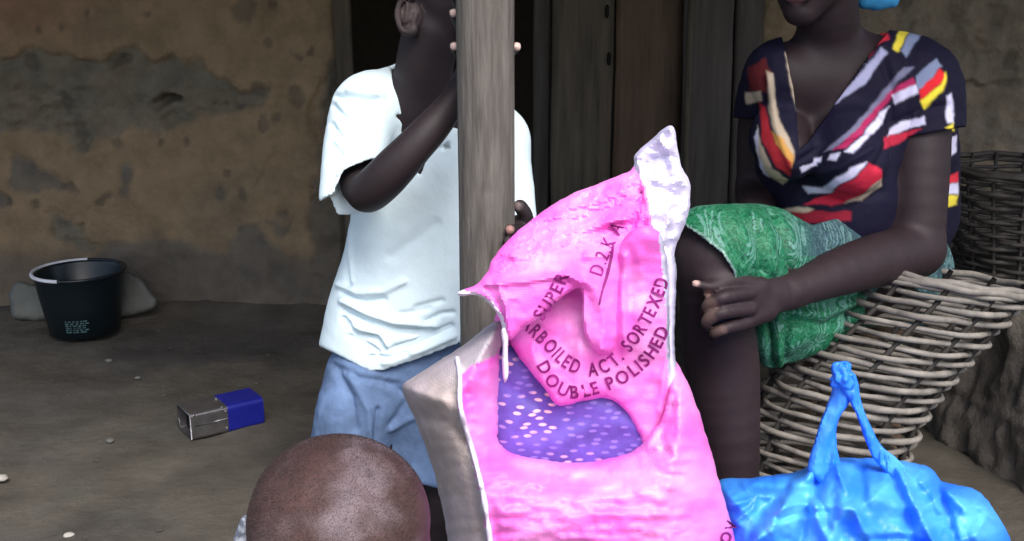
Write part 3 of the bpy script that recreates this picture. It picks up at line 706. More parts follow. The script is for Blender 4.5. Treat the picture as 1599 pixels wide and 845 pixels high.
for s_ in (-1, 1):
    B.ell(hp(.088, s_ * .032, .018), (.016, .014, .010), yw, 0, .01, True); B.ell(hp(.074, s_ * .031, .017), (.012, .012, .012), yw, 0, .004)
    B.ell(hp(-.005, s_ * .078, -.005), (.010, .020, .030), yw, 0, .008)
# visible arm and hand on the knee
B.limb([(1430, 392, 2.20, 42), (1375, 405, 2.12, 42), (1310, 425, 2.04, 37), (1235, 454, 1.95, 27)], .022)
B.limb([(1240, 455, 1.95, 26), (1200, 462, 1.91, 29), (1172, 465, 1.88, 24)], .012, ((.3, -1, .3), 1.5))
B.limb([(1186, 446, 1.89, 14), (1162, 456, 1.87, 13)], .014); B.limb([(1195, 485, 1.895, 19), (1165, 500, 1.87, 14)], .014)
fing = [[(1190, 446, 1.89, 12), (1150, 440, 1.865, 11.5), (1112, 448, 1.845, 9.5), (1086, 443, 1.84, 7)],
        [(1170, 457, 1.87, 14), (1132, 464, 1.835, 12.5), (1108, 474, 1.84, 10.5), (1100, 486, 1.855, 8)],
        [(1170, 482, 1.865, 13.5), (1130, 488, 1.83, 12), (1107, 498, 1.835, 11), (1101, 510, 1.85, 8)],
        [(1168, 503, 1.87, 12), (1138, 511, 1.84, 11), (1118, 518, 1.845, 10), (1112, 527, 1.86, 7)],
        [(1105, 459, 1.85, 8), (1120, 462, 1.86, 9)]]
for f_ in fing: B.limb([(a, b, c, d_ * .92) for a, b, c, d_ in f_], .0022)
for a, b in (((1100, 466, 1.82), (1165, 461, 1.845)),): pass
# far arm, mostly hidden behind the chest
B.limb([(1185, 300, 2.36, 33), (1175, 350, 2.2, 27), (1172, 370, 2.1, 22)], .02)
# legs
B.limb([(1350, 430, 2.42, 78), (1240, 410, 2.16, 62), (1112, 402, 1.93, 57)], .03)
B.limb([(1110, 400, 1.93, 57), (1112, 450, 1.93, 52), (1124, 540, 1.98, 58), (1132, 620, 1.98, 54), (1145, 740, 1.95, 40), (1152, 870, 1.93, 30), (1150, 925, 1.93, 32)], .025)
B.limb([(1330, 420, 2.55, 85), (1180, 415, 2.2, 60), (1130, 430, 2.12, 50), (1135, 560, 2.16, 46), (1140, 700, 2.14, 36), (1140, 830, 2.1, 28)], .02)
def foot(Bd, ank, toe):
    a = np.array([ank[0], ank[1], .045]); t_ = np.array([toe[0], toe[1], .022]); Bd.cap(np.array([ank[0], ank[1], .09]), a, .034, .034, .02); Bd.cap(a, t_, .036, .024, .02)
    d = t_ - a; d[2] = 0; d /= np.linalg.norm(d); s_ = np.array([-d[1], d[0], 0])
    for i in range(5): Bd.cap(t_ + s_ * (i - 2) * .016 - d * .01, t_ + s_ * (i - 2) * .018 + d * (.042 - .006 * i), .012 - .001 * i, .010 - .001 * i, .003)
pa = P(1150, 925, 1.93); foot(B, (pa[0], pa[1]), (pa[0] - .03, pa[1] - .13)); pa = P(1140, 830, 2.1); foot(B, (pa[0] - .03, pa[1]), (pa[0] - .09, pa[1] - .13))
V, F = B.mesh(); V = relax(V, F, 1, .4)
C = paint(V, SK, [(P(1084, 441, 1.835), .011, (.45, .30, .27)), (P(1103, 459, 1.84), .012, (.2, .12, .1)), (hp(.09, 0, -.058), .022, (.16, .075, .075)), (P(1106, 478, 1.83), .022, (.10, .062, .055)), (P(1106, 500, 1.83), .022, (.10, .062, .055)), (P(1120, 520, 1.83), .022, (.11, .07, .06))])
body = mk('body', V, F, M['skin'], wo, True, C)
# blouse
B = Body((.40, 1.97, .55), (1.10, 2.62, 1.16), .0031)
woman_torso(B, 10)
B.limb([(1240, 130, 2.27, 55), (1310, 100, 2.30, 60), (1390, 120, 2.3, 58)], .03)
B.limb([(1400, 150, 2.40, 80), (1400, 240, 2.44, 92), (1394, 330, 2.48, 98)], .03); B.limb([(1388, 140, 2.28, 62), (1372, 235, 2.27, 56)], .02); B.limb([(1300, 340, 2.30, 95), (1345, 350, 2.36, 100)], .03)
VCUT = [(1218, -200), (1222, 60), (1228, 85), (1238, 135), (1244, 180), (1247, 236), (1262, 222), (1300, 168), (1345, 108), (1376, 62), (1395, 40), (1400, -200)]
B.cutpoly(VCUT, 1.9, 2.34)
B.cutpoly([(1222, -200), (1228, 50), (1240, 90), (1340, 95), (1380, 45), (1400, -200)], 2.3, 2.7)
V1, F1 = B.mesh()
B = Body((.40, 1.97, .55), (1.10, 2.62, 1.16), .0031)
B.limb([(1385, 108, 2.31, 58), (1432, 130, 2.29, 66), (1440, 190, 2.27, 63), (1442, 270, 2.24, 60)], .02)
B.limb([(1215, 118, 2.28, 54), (1195, 180, 2.34, 50), (1188, 250, 2.36, 44)], .02)
B.cutpoly([(1300, 232), (1385, 222), (1420, 214), (1500, 198), (1560, 205), (1540, 420), (1300, 420)], 2.0, 2.6)
B.cutpoly([(1100, 180), (1215, 190), (1215, 400), (1100, 400)], 2.0, 2.6)
B.cutpoly(VCUT, 1.9, 2.34)
B.cutpoly([(1222, -200), (1228, 50), (1240, 90), (1340, 95), (1380, 45), (1400, -200)], 2.3, 2.7)
V2, F2 = B.mesh()
V, F = np.concatenate([V1, V2]), np.concatenate([F1, F2 + len(V1)])
V = relax(V, F, 1, .4)
V = fold(V, F, [([(1375, 70), (1395, 150), (1385, 230), (1370, 260)], 7, -.008), ([(1250, 250), (1290, 225), (1350, 205)], 5, -.006), ([(1250, 280), (1310, 262), (1360, 232)], 6, .006), ([(1200, 120), (1212, 200), (1235, 260)], 6, .006), ([(1255, 300), (1320, 320), (1375, 300)], 7, -.006), ([(1410, 80), (1425, 130), (1425, 180)], 6, .005), ([(1400, 190), (1440, 170), (1480, 165)], 5, -.005), ([(1300, 150), (1340, 110), (1380, 70)], 5, .005)], .003, 26)
px, py = proj(V); px = px + 3.2 * fbm(V[:, 0] * 45, V[:, 2] * 45, 0, 5, 3); py = py + 3.2 * fbm(V[:, 0] * 45, V[:, 2] * 45, 9, 6, 3)
NAVY = (.006, .005, .020)
C = np.tile(np.array(NAVY), (len(V), 1))
def stripe(poly, c, e=2.3):
    global C
    k = sstep(e, -e, sdp(px, py, poly))[:, None]; C = C * (1 - k) + np.array(c) * k
RED, WHT, YEL, GRB, CRE, MAG, ORG = (.45, .02, .04), (.62, .60, .80), (.75, .62, .06), (.20, .24, .38), (.42, .34, .26), (.38, .02, .10), (.50, .25, .06)
C[(py > 60)] = NAVY
# back and sides: even woven stripes
N_ = vnormals(V, F); back = (N_ * (CAM - V)).sum(1) < 0
tq = (V[:, 2] * 26 + V[:, 0] * 6) % 4; C[back & (tq < .7)] = RED; C[back & (tq > 1.3) & (tq < 1.8)] = WHT; C[back & (tq > 3.2) & (tq < 3.5)] = YEL
for pl, c in (([(1168, 105), (1195, 90), (1205, 115), (1200, 145), (1170, 142)], (.10, .012, .015)), ([(1164, 145), (1188, 142), (1190, 158), (1166, 162)], CRE),
              ([(1196, 110), (1206, 115), (1214, 180), (1240, 235), (1238, 250), (1216, 225), (1200, 170)], CRE), ([(1206, 205), (1220, 215), (1239, 243), (1234, 262), (1215, 238)], ORG),
              ([(1186, 160), (1196, 170), (1212, 225), (1234, 255), (1232, 275), (1210, 260), (1190, 220)], (.30, .015, .025)), ([(1182, 195), (1188, 225), (1205, 262), (1230, 282), (1222, 290), (1196, 272), (1180, 235)], CRE),
              ([(1177, 215), (1183, 200), (1184, 245), (1200, 276), (1190, 270)], WHT), ([(1226, 80), (1232, 90), (1242, 160), (1244, 172), (1236, 150)], CRE),
              ([(1353, 90), (1376, 52), (1386, 48), (1388, 62), (1372, 70)], RED), ([(1378, 74), (1385, 82), (1352, 130), (1300, 165), (1265, 198), (1258, 200), (1285, 165), (1335, 125)], (.36, .36, .55)),
              ([(1392, 76), (1408, 40), (1416, 40), (1418, 50), (1402, 82)], YEL), ([(1406, 80), (1420, 50), (1436, 54), (1414, 90)], GRB),
              ([(1432, 118), (1462, 92), (1470, 104), (1442, 138), (1434, 140)], GRB), ([(1436, 142), (1468, 108), (1476, 116), (1470, 130), (1438, 158)], (.72, .02, .03)), ([(1438, 158), (1470, 132), (1476, 112), (1479, 120), (1474, 140), (1442, 172)], (.85, .70, .05)),
              ([(1396, 122), (1412, 104), (1428, 106), (1402, 128), (1360, 185), (1300, 235), (1286, 238), (1350, 180)], (.17, .17, .27)), ([(1392, 140), (1428, 120), (1432, 132), (1390, 152), (1378, 170), (1345, 210), (1320, 232), (1300, 236), (1345, 195)], MAG), ([(1392, 148), (1432, 132), (1435, 145), (1396, 164)], WHT),
              ([(1388, 166), (1376, 196), (1352, 218), (1330, 240), (1318, 238), (1350, 208), (1372, 180)], WHT), ([(1392, 200), (1410, 188), (1442, 182), (1444, 192), (1404, 206), (1384, 218)], WHT), ([(1380, 216), (1404, 208), (1440, 200), (1400, 225), (1380, 232)], (.45, .02, .05)),
              ([(1296, 242), (1312, 240), (1306, 252), (1292, 250)], WHT), ([(1270, 246), (1282, 244), (1280, 252), (1268, 254)], WHT), ([(1248, 262), (1274, 252), (1276, 258), (1252, 270)], WHT), ([(1252, 292), (1285, 292), (1330, 262), (1352, 254), (1340, 272), (1295, 300), (1262, 302)], WHT),
              ([(1295, 302), (1340, 275), (1356, 254), (1376, 265), (1378, 282), (1345, 305), (1300, 322), (1255, 318)], (.50, .02, .05)), ([(1318, 316), (1350, 302), (1378, 278), (1378, 290), (1345, 314)], CRE), ([(1218, 328), (1260, 322), (1270, 328), (1230, 338)], CRE), ([(1218, 336), (1260, 330), (1330, 330), (1330, 344), (1222, 350)], (.25, .012, .03)),
              ([(1478, 150), (1486, 145), (1490, 190), (1478, 192)], WHT), ([(1476, 200), (1490, 190), (1490, 205)], YEL), ([(1474, 215), (1495, 212), (1492, 240), (1476, 244)], WHT), ([(1474, 275), (1495, 268), (1495, 285), (1474, 290)], (.6, .03, .05)), ([(1474, 290), (1495, 286), (1495, 302), (1474, 306)], WHT), ([(1474, 308), (1495, 304), (1495, 320), (1474, 324)], YEL)):
    stripe(pl, c)
blo = mk('blouse', V, F, M['blouse'], wo, True, C)
# wrapper
def patterned(name):
    m = mat(name, (0, 0, 0), .6, .3, .15, 30, .0008, 120, vcol=True); n = m.node_tree.nodes; l = m.node_tree.links
    tc = n.new('ShaderNodeTexCoord'); sx = n.new('ShaderNodeSeparateXYZ'); l.new(tc.outputs['Object'], sx.inputs[0])
    ad = n.new('ShaderNodeMath'); ad.operation = 'SUBTRACT'; l.new(sx.outputs[2], ad.inputs[0]); l.new(sx.outputs[1], ad.inputs[1])
    cb_ = n.new('ShaderNodeCombineXYZ'); l.new(sx.outputs[0], cb_.inputs[0]); l.new(ad.outputs[0], cb_.inputs[1])
    sc = n.new('ShaderNodeVectorMath'); sc.operation = 'SCALE'; sc.inputs['Scale'].default_value = 16; l.new(cb_.outputs[0], sc.inputs[0])
    vo = n.new('ShaderNodeTexVoronoi'); vo.voronoi_dimensions = '2D'; vo.inputs['Scale'].default_value = 1; vo.inputs['Randomness'].default_value = .75; l.new(sc.outputs[0], vo.inputs['Vector'])
    su = n.new('ShaderNodeVectorMath'); su.operation = 'SUBTRACT'; l.new(sc.outputs[0], su.inputs[0]); l.new(vo.outputs['Position'], su.inputs[1])
    s2 = n.new('ShaderNodeSeparateXYZ'); l.new(su.outputs[0], s2.inputs[0])
    def mth(op, a, b=None):
        q = n.new('ShaderNodeMath'); q.operation = op
        for i, v in enumerate((a, b)):
            if v is None: continue
            if isinstance(v, (int, float)): q.inputs[i].default_value = v
            else: l.new(v, q.inputs[i])
        return q.outputs[0]
    an = mth('ARCTAN2', s2.outputs[1], s2.outputs[0]); co = mth('ABSOLUTE', mth('COSINE', mth('MULTIPLY', an, 6.0)))
    dist = vo.outputs['Distance']; pet = mth('GREATER_THAN', mth('SUBTRACT', co, mth('MULTIPLY', dist, 1.3)), .36); ring_ = mth('GREATER_THAN', dist, .07); pet = mth('MULTIPLY', pet, ring_)
    nz = n.new('ShaderNodeTexNoise'); nz.inputs['Scale'].default_value = 75; nz.inputs['Distortion'].default_value = 2.5; l.new(tc.outputs['Object'], nz.inputs['Vector'])
    leaf = mth('GREATER_THAN', nz.outputs[0], .55); f = mth('MAXIMUM', mth('MULTIPLY', pet, .42), mth('MULTIPLY', leaf, .16))
    b = n['Principled BSDF']; old = b.inputs['Base Color'].links[0].from_socket
    mx = n.new('ShaderNodeMix'); mx.data_type = 'RGBA'; l.new(f, mx.inputs[0]); l.new(old, mx.inputs[6]); mx.inputs[7].default_value = (.20, .38, .36, 1); l.new(mx.outputs[2], b.inputs['Base Color'])
    dk = mth('GREATER_THAN', .42, nz.outputs[0]); m2 = n.new('ShaderNodeMix'); m2.data_type = 'RGBA'; l.new(mth('MULTIPLY', dk, .65), m2.inputs[0]); l.new(mx.outputs[2], m2.inputs[6]); m2.inputs[7].default_value = (.008, .03, .03, 1); l.new(m2.outputs[2], b.inputs['Base Color'])
    return m
B = Body((.26, 1.74, .3), (1.14, 2.75, .82), .0042)
B.limb([(1330, 420, 2.45, 105), (1240, 402, 2.18, 84), (1150, 400, 2.0, 82), (1108, 396, 1.93, 76)], .03)
B.limb([(1385, 425, 2.42, 98), (1250, 410, 2.17, 76)], .03); B.limb([(1345, 392, 2.37, 112), (1330, 420, 2.4, 112)], .03)
B.limb([(1345, 372, 2.30, 38), (1280, 380, 2.22, 34)], .03)
B.limb([(1310, 460, 2.25, 60), (1250, 490, 2.12, 55), (1215, 520, 2.06, 38), (1205, 555, 2.06, 20)], .02)
B.limb([(1330, 470, 2.22, 40), (1260, 520, 2.12, 38), (1215, 548, 2.08, 22)], .02)
B.cutpoly([(1000, 300), (1070, 352), (1100, 372), (1128, 395), (1146, 425), (1150, 470), (1178, 480), (1186, 600), (1000, 700)], 1.6, 2.12)
B.cutpoly([(1000, 200), (1500, 200), (1500, 338), (1388, 333), (1330, 336), (1295, 344), (1268, 352), (1245, 340), (1225, 328), (1190, 318), (1150, 314), (1110, 314), (1060, 330)], 1.6, 2.5)
B.cutpoly([(1396, 330), (1450, 330), (1500, 500), (1395, 430), (1350, 470), (1350, 492), (1295, 548), (1218, 572), (1150, 700), (1600, 900), (1600, 330)], 1.7, 2.36)
V, F = B.mesh(); V = relax(V, F, 1, .4)
V = fold(V, F, [([(1160, 330), (1188, 370), (1194, 425)], 5, -.018), ([(1175, 330), (1205, 370), (1208, 425)], 6, .006), ([(1205, 328), (1230, 370), (1240, 425)], 5, -.018), ([(1110, 335), (1135, 365), (1160, 410)], 5, -.006), ([(1130, 330), (1160, 360), (1178, 410)], 6, .005),
                ([(1240, 500), (1290, 510), (1340, 485)], 7, -.012), ([(1225, 488), (1285, 492), (1342, 470)], 6, .008), ([(1198, 500), (1205, 570)], 4, -.01), ([(1215, 495), (1218, 570)], 5, .008), ([(1232, 500), (1228, 560)], 4, -.012), ([(1270, 345), (1290, 385), (1330, 395)], 5, -.007), ([(1072, 355), (1105, 378), (1130, 400), (1146, 430)], 3, .004)], .002, 30)
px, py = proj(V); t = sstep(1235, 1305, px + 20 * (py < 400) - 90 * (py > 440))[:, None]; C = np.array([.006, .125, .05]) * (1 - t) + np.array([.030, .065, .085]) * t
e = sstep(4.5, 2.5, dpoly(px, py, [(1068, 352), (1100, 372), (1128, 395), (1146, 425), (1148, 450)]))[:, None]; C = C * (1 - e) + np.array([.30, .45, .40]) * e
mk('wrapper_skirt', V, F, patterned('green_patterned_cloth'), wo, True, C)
# headscarf with a tail behind the neck
B = Body(hc - [.14, .14, .12], hc + [.2, .18, .2], .004)
B.ell(hc + [.004, .014, .032], (.083, .098, .094), yw, 0, .02); B.cap(hp(-.085, .0, .01), P(1372, -2, 2.27), .04, .022, .02); B.limb([(1352, 2, 2.27, 12), (1392, 0, 2.27, 12)], .01)
B.cap(hp(.11, 0, -.02), hp(.03, 0, -.07), .09, .085, .012, None, True)
V, F = B.mesh(); V = fold(relax(V, F, 1), F, [], .004, 35); mk('headscarf', V, F, M['headscarf'], wo)
# stool under her
st = _t('wooden_stool', 'low dark wooden stool under the seated woman, hidden behind the cane basket', 'stool', (.80, 2.50, 0), None)
V, F = lathe((.80, 2.50, 0), [(.001, .385), (.15, .385), (.16, .378), (.16, .355), (.15, .35), (.001, .35)]); mk('seat', V, F, M['plank2'], st)
for k in range(3):
    a = R_(90 + 120 * k); V, F = tube([(.80 + .10 * math.cos(a), 2.5 + .10 * math.sin(a), .352), (.80 + .14 * math.cos(a), 2.5 + .14 * math.sin(a), 0)], .018, 8); mk('leg', V, F, M['plank2'], st)
# ================================================================== BOY BEHIND THE POST
boy = _t('person', 'boy in a white T-shirt and blue denim shorts standing and gripping the wooden post', 'person', tuple(P(640, 600, 1.98) * [1, 1, 0]), None)
B = Body((-.42, 1.60, -.01), (.16, 2.22, 1.36), .0042)
SKB = (.021, .014, .016)
btor = [(655, 205, 2.03, 95), (655, 330, 2.02, 92), (650, 450, 2.02, 92), (640, 560, 2.02, 90)]
B.limb(btor, .03, ((0, 1, 0), 1.35)); B.limb([(590, 170, 1.98, 45), (690, 165, 2.02, 50), (765, 212, 2.03, 36)], .03)
B.limb([(662, 175, 2.0, 48), (662, 110, 1.97, 45), (675, 50, 1.96, 46)], .025)
hb = P(700, -18, 1.97); ywb = R_(62)
fb = np.array([math.sin(ywb), -math.cos(ywb), 0]); rb_ = np.array([math.cos(ywb), math.sin(ywb), 0])
def hq(f_, r_, u_): return hb + fb * f_ + rb_ * r_ + np.array([0, 0, u_])
B.ell(hb + [0, 0, .035], (.068, .086, .085), ywb, 0, .02); B.cap(hq(.03, 0, -.03), hq(.055, 0, -.065), .045, .024, .03)
for s_ in (-1, 1):
    B.cap(hq(-.0, s_ * .035, -.02), hq(.045, s_ * .016, -.062), .03, .018, .02)
    B.ell(hq(.078, s_ * .028, .022), (.014, .012, .009), ywb, 0, .01, True); B.ell(hq(.068, s_ * .028, .021), (.011, .011, .011), ywb, 0, .004)
B.cap(hq(.078, 0, .015), hq(.092, 0, -.008), .008, .012, .01); B.cap(hq(.075, -.016, -.036), hq(.075, .016, -.036), .008, .008, .006); B.cap(hq(.074, -.014, -.047), hq(.074, .014, -.047), .008, .008, .006)
# ear seen from the side, with helix ring and lobe
ec = P(637, 24, 1.90); er = np.array([1.0, 0, 0]); 
for k in range(14):
    a0, a1 = R_(60 + k * 21), R_(60 + (k + 1) * 21)
    if k > 11: continue
    p0 = ec + np.array([.018 * math.cos(a0), 0, .031 * math.sin(a0)]); p1 = ec + np.array([.018 * math.cos(a1), 0, .031 * math.sin(a1)]); B.cap(p0, p1, .0048, .0048, .003)
B.ell(ec + [.004, .01, 0], (.019, .008, .030), 0, 0, .004); B.ell(ec + [.008, .0, -.027], (.010, .007, .010), 0, 0, .006)
B.cap(ec + [.010, -.001, -.010], ec + [.014, -.001, .004], .005, .004, .003); B.cap(ec + [.0, -.0, .018], ec + [-.004, 0, -.012], .004, .003, .003)
B.limb([(637, 24, 1.93, 18), (665, 20, 1.95, 30)], .01)
# right arm: elbow out and low, hand up behind the post
B.limb([(566, 175, 1.98, 38), (556, 240, 1.94, 30), (560, 292, 1.86, 28)], .02)
B.limb([(566, 296, 1.83, 29), (575, 300, 1.81, 32), (597, 282, 1.79, 33), (620, 258, 1.78, 32), (647, 229, 1.78, 29), (674, 200, 1.79, 27), (700, 168, 1.81, 23), (722, 135, 1.83, 19)], .012)
B.limb([(722, 138, 1.83, 19), (738, 95, 1.825, 22), (745, 50, 1.825, 21)], .012)
for fg in ([(728, 55, 1.82, 10), (715, 35, 1.79, 8.5), (709, 20, 1.752, 8)], [(728, 85, 1.82, 10), (714, 80, 1.79, 8.5), (710, 72, 1.752, 8)], [(732, 30, 1.82, 10), (714, 5, 1.79, 8.5), (709, -8, 1.752, 8)], [(770, 85, 1.82, 11), (796, 80, 1.79, 9.5), (806, 73, 1.755, 8.5)], [(735, 100, 1.82, 10), (722, 105, 1.80, 9), (724, 112, 1.785, 7)]):
    B.limb(fg, .004)
# left arm down behind the post, forearm forward, hand round the post
B.limb([(785, 222, 2.03, 32), (796, 320, 2.0, 28), (808, 430, 1.96, 26)], .02); B.limb([(808, 430, 1.96, 26), (812, 400, 1.86, 22), (815, 372, 1.79, 19)], .015)
B.limb([(817, 378, 1.79, 19), (812, 352, 1.775, 18)], .01)
for fg in ([(822, 352, 1.775, 13), (820, 335, 1.765, 11.5), (812, 322, 1.76, 11)], [(815, 362, 1.76, 12), (812, 362, 1.715, 10), (797, 359, 1.676, 9.5)], [(815, 378, 1.76, 12), (810, 380, 1.71, 10), (792, 378, 1.674, 9)], [(814, 392, 1.76, 11), (808, 395, 1.71, 9.5), (790, 394, 1.674, 8.5)], [(814, 405, 1.77, 10), (806, 409, 1.715, 9), (792, 408, 1.68, 8)]):
    B.limb(fg, .004)
# legs
B.limb([(592, 590, 2.0, 62), (575, 690, 1.97, 46), (575, 800, 1.97, 38), (572, 900, 1.99, 36), (575, 985, 1.99, 26)], .02)
B.limb([(680, 590, 2.02, 62), (690, 690, 2.0, 46), (692, 800, 1.98, 38), (690, 900, 1.99, 36), (690, 985, 1.99, 26)], .02)
for xx in (575, 690):
    pa = P(xx, 985, 1.99); B.cap(pa, (pa[0], pa[1], .05), .028, .028, .02); foot(B, (pa[0], pa[1]), (pa[0] + (.03 if xx > 600 else -.04), pa[1] - .12))
V, F = B.mesh(); V = relax(V, F, 1, .4); PL = (.62, .45, .40)
C = paint(V, SKB, [(P(707, 20, 1.745), .010, PL), (P(708, 72, 1.745), .010, PL), (P(809, 73, 1.748), .010, PL), (P(795, 358, 1.668), .010, (.30, .16, .14)), (P(806, 322, 1.75), .010, (.20, .15, .15)), (ec, .032, (.075, .055, .055))])
mk('body', V, F, M['skin'], boy, True, C)
# T-shirt
B = Body((-.44, 1.62, .28), (.14, 2.26, 1.14), .0038)
B.limb([(665, 200, 2.04, 104), (662, 330, 2.03, 112), (655, 430, 2.03, 122), (640, 500, 2.03, 130), (622, 590, 2.03, 130)], .03, ((0, 1, 0), 1.35))
B.limb([(700, 230, 2.04, 104), (715, 340, 2.03, 112), (720, 450, 2.03, 112), (710, 590, 2.03, 112)], .03, ((0, 1, 0), 1.35))
B.limb([(590, 165, 1.99, 54), (690, 165, 2.03, 60), (778, 215, 2.03, 46)], .03)
B.limb([(572, 172, 1.97, 55), (556, 225, 1.92, 50), (545, 280, 1.86, 44), (540, 330, 1.84, 42)], .02)
B.limb([(776, 226, 2.03, 50), (786, 320, 2.0, 50), (788, 390, 1.98, 52)], .02)
B.shell(.009)
B.cutpoly([(612, -100), (608, 100), (618, 135), (640, 158), (662, 166), (680, 190), (730, 205), (765, 190), (785, 160), (790, -100)], 1.5, 2.02)
B.cutpoly([(640, -100), (645, 90), (655, 120), (740, 120), (760, -100)], 2.0, 2.5)
B.cutpoly([(470, 600), (470, 520), (500, 541), (540, 562), (578, 581), (600, 578), (640, 566), (712, 538), (800, 505), (900, 505), (900, 800), (470, 800)], 1.5, 2.6)
B.cutpoly([(546, 262), (536, 268), (518, 304), (503, 312), (492, 318), (500, 345), (532, 360), (560, 360), (570, 400), (620, 330), (620, 250), (575, 250)], 1.5, 1.872)
B.cutpoly([(400, 300), (503, 316), (516, 331), (532, 338), (562, 333), (600, 338), (600, 420), (400, 420)], 1.5, 1.925)
B.cutpoly([(844, 350), (836, 270), (828, 182), (900, 150), (1000, 600), (860, 600)], 1.5, 2.6)
V, F = B.mesh(); V = relax(V, F, 3, .5)
V = fold(V, F, [([(520, 150), (545, 150), (575, 156), (590, 155)], 4, -0.0105), ([(545, 142), (575, 146), (595, 148)], 5, 0.0060), ([(622, 182), (636, 192)], 3, -0.0075),
                ([(520, 165), (535, 180), (545, 185)], 4, -0.0090), ([(518, 195), (530, 210)], 4, -0.0090), ([(530, 240), (522, 262), (518, 290)], 5, -0.0120), ([(518, 225), (532, 238)], 4, -0.0075), ([(548, 230), (530, 260), (520, 300)], 4, 0.0060),
                ([(535, 345), (540, 400), (545, 445)], 5, -0.0075), ([(545, 350), (548, 440)], 4, 0.0060), ([(530, 445), (560, 458), (600, 455), (630, 440)], 5, 0.0090), ([(535, 455), (570, 472), (600, 468)], 4, -0.0075),
                ([(540, 485), (580, 505), (620, 518), (670, 520)], 6, -0.0105), ([(535, 470), (575, 490), (615, 503), (680, 508)], 5, 0.0090), ([(535, 498), (560, 525), (590, 528), (600, 545)], 4, -0.0120), ([(550, 510), (590, 520), (605, 540)], 4, 0.0060),
                ([(545, 525), (575, 540), (590, 550)], 4, -0.0090), ([(580, 558), (610, 560), (635, 552)], 4, -0.0090), ([(615, 545), (650, 535), (705, 510)], 4, -0.0120), ([(600, 565), (655, 548), (708, 525)], 5, 0.0075),
                ([(625, 490), (655, 486), (672, 482)], 3, -0.0060), ([(650, 480), (690, 470)], 4, -0.0060), ([(660, 505), (690, 490), (708, 488)], 3, -0.0075), ([(610, 400), (640, 380), (680, 350)], 9, -0.0045), ([(665, 245), (655, 270)], 4, -0.0075), ([(690, 232), (700, 225)], 3, -0.0075)], .0018, 22)
px, py = proj(V); C = np.tile(np.array([.69, .82, .87]), (len(V), 1)); k = sstep(2.5, 0, sdp(px, py, [(694, 228), (700, 224), (702, 230), (696, 232)]))[:, None]; C = C * (1 - .7 * k)
mk('t_shirt', V, F, M['shirt'], boy, True, C)
# shorts
B = Body((-.44, 1.76, .2), (.12, 2.26, .62), .0042)
B.limb([(640, 540, 2.02, 96), (640, 600, 2.02, 100)], .03, ((0, 1, 0), 1.3))
B.limb([(585, 590, 2.0, 76), (560, 650, 1.98, 68), (548, 715, 1.97, 66)], .02); B.limb([(675, 590, 2.02, 78), (672, 680, 2.0, 62), (668, 760, 1.98, 62)], .02)
B.cutpoly([(440, 685), (520, 694), (590, 700), (606, 712), (610, 745), (720, 770), (720, 900), (440, 900)], 1.5, 2.5)
V, F = B.mesh(); V = fold(relax(V, F, 1), F, [([(525, 580), (548, 620), (556, 670)], 5, -.008), ([(545, 585), (575, 640), (580, 690)], 5, .006), ([(590, 640), (585, 700)], 4, -.008), ([(605, 600), (640, 620), (610, 665)], 5, -.006), ([(610, 670), (650, 650), (680, 660)], 5, .006), ([(500, 560), (560, 590), (620, 600)], 5, -.006)], .003, 28)
mk('denim_shorts', V, F, M['jeans'], boy)
# ================================================================== CHILD IN FRONT (only the shaved head shows)
kid = _t('person', 'child with a closely shaved head in the bottom foreground beside the sack', 'person', tuple(P(520, 900, .93) * [1, 1, 0]), None)
B = Body((-.42, .70, -.01), (.08, 1.25, .84), .004)
kc = P(530, 815, .95); ks = TT(530, 815, .95) / FPX
B.ell(kc, (142 * ks, .092, 130 * ks), 0, R_(-6), .02); B.ell(kc + [-.012, .03, .002], (.066, .06, .060), 0, 0, .02)
B.cap(kc + [0, .02, -.04], kc + [.0, .06, -.085], .052, .03, .03); B.cap(kc + [0, -.01, -.05], kc + [0, -.02, -.14], .040, .036, .02)
for s_ in (-1, 1): B.ell(kc + [s_ * .077, .02, -.036], (.008, .016, .024), 0, 0, .006)
B.cap(kc + [0, .09, -.03], kc + [0, .10, -.045], .009, .011, .01)
tz = kc[2] - .17
B.cap((kc[0] - .085, kc[1] - .02, tz), (kc[0] + .085, kc[1] - .02, tz), .036, .036, .03); B.cap((kc[0], kc[1] - .02, tz - .03), (kc[0], kc[1], .26), .085, .085, .03, ((0, 1, 0), 1.3))
for s_ in (-1, 1):
    B.cap((kc[0] + s_ * .10, kc[1] - .02, tz), (kc[0] + s_ * .125, kc[1] + .0, tz - .17), .032, .027, .02); B.cap((kc[0] + s_ * .125, kc[1], tz - .17), (kc[0] + s_ * .10, kc[1] + .14, tz - .20), .025, .019, .015)
    B.cap((kc[0] + s_ * .10, kc[1] + .14, tz - .20), (kc[0] + s_ * .095, kc[1] + .18, tz - .20), .020, .022, .01)
    for q_ in range(4): B.cap((kc[0] + s_ * .095 + (q_ - 1.5) * .013, kc[1] + .18, tz - .20), (kc[0] + s_ * .095 + (q_ - 1.5) * .014, kc[1] + .225, tz - .215), .007, .006, .003)
    B.cap((kc[0] + s_ * .075, kc[1] + .16, tz - .20), (kc[0] + s_ * .055, kc[1] + .20, tz - .20), .008, .006, .003)
    B.cap((kc[0] + s_ * .055, kc[1], .25), (kc[0] + s_ * .06, kc[1] + .01, .04), .058, .03, .02); foot(B, (kc[0] + s_ * .06, kc[1] + .01), (kc[0] + s_ * .07, kc[1] + .11))
V, F = B.mesh(); V = relax(V, F, 2, .5)
C = np.array([.062, .030, .026]) * (1 + .0 * V[:, :1]) ; t = sstep(.0, .5, fbm(V[:, 0] * 14, V[:, 1] * 14, V[:, 2] * 14, 4))[:, None]; C = C * (1 - t) + np.array([.085, .05, .048]) * t
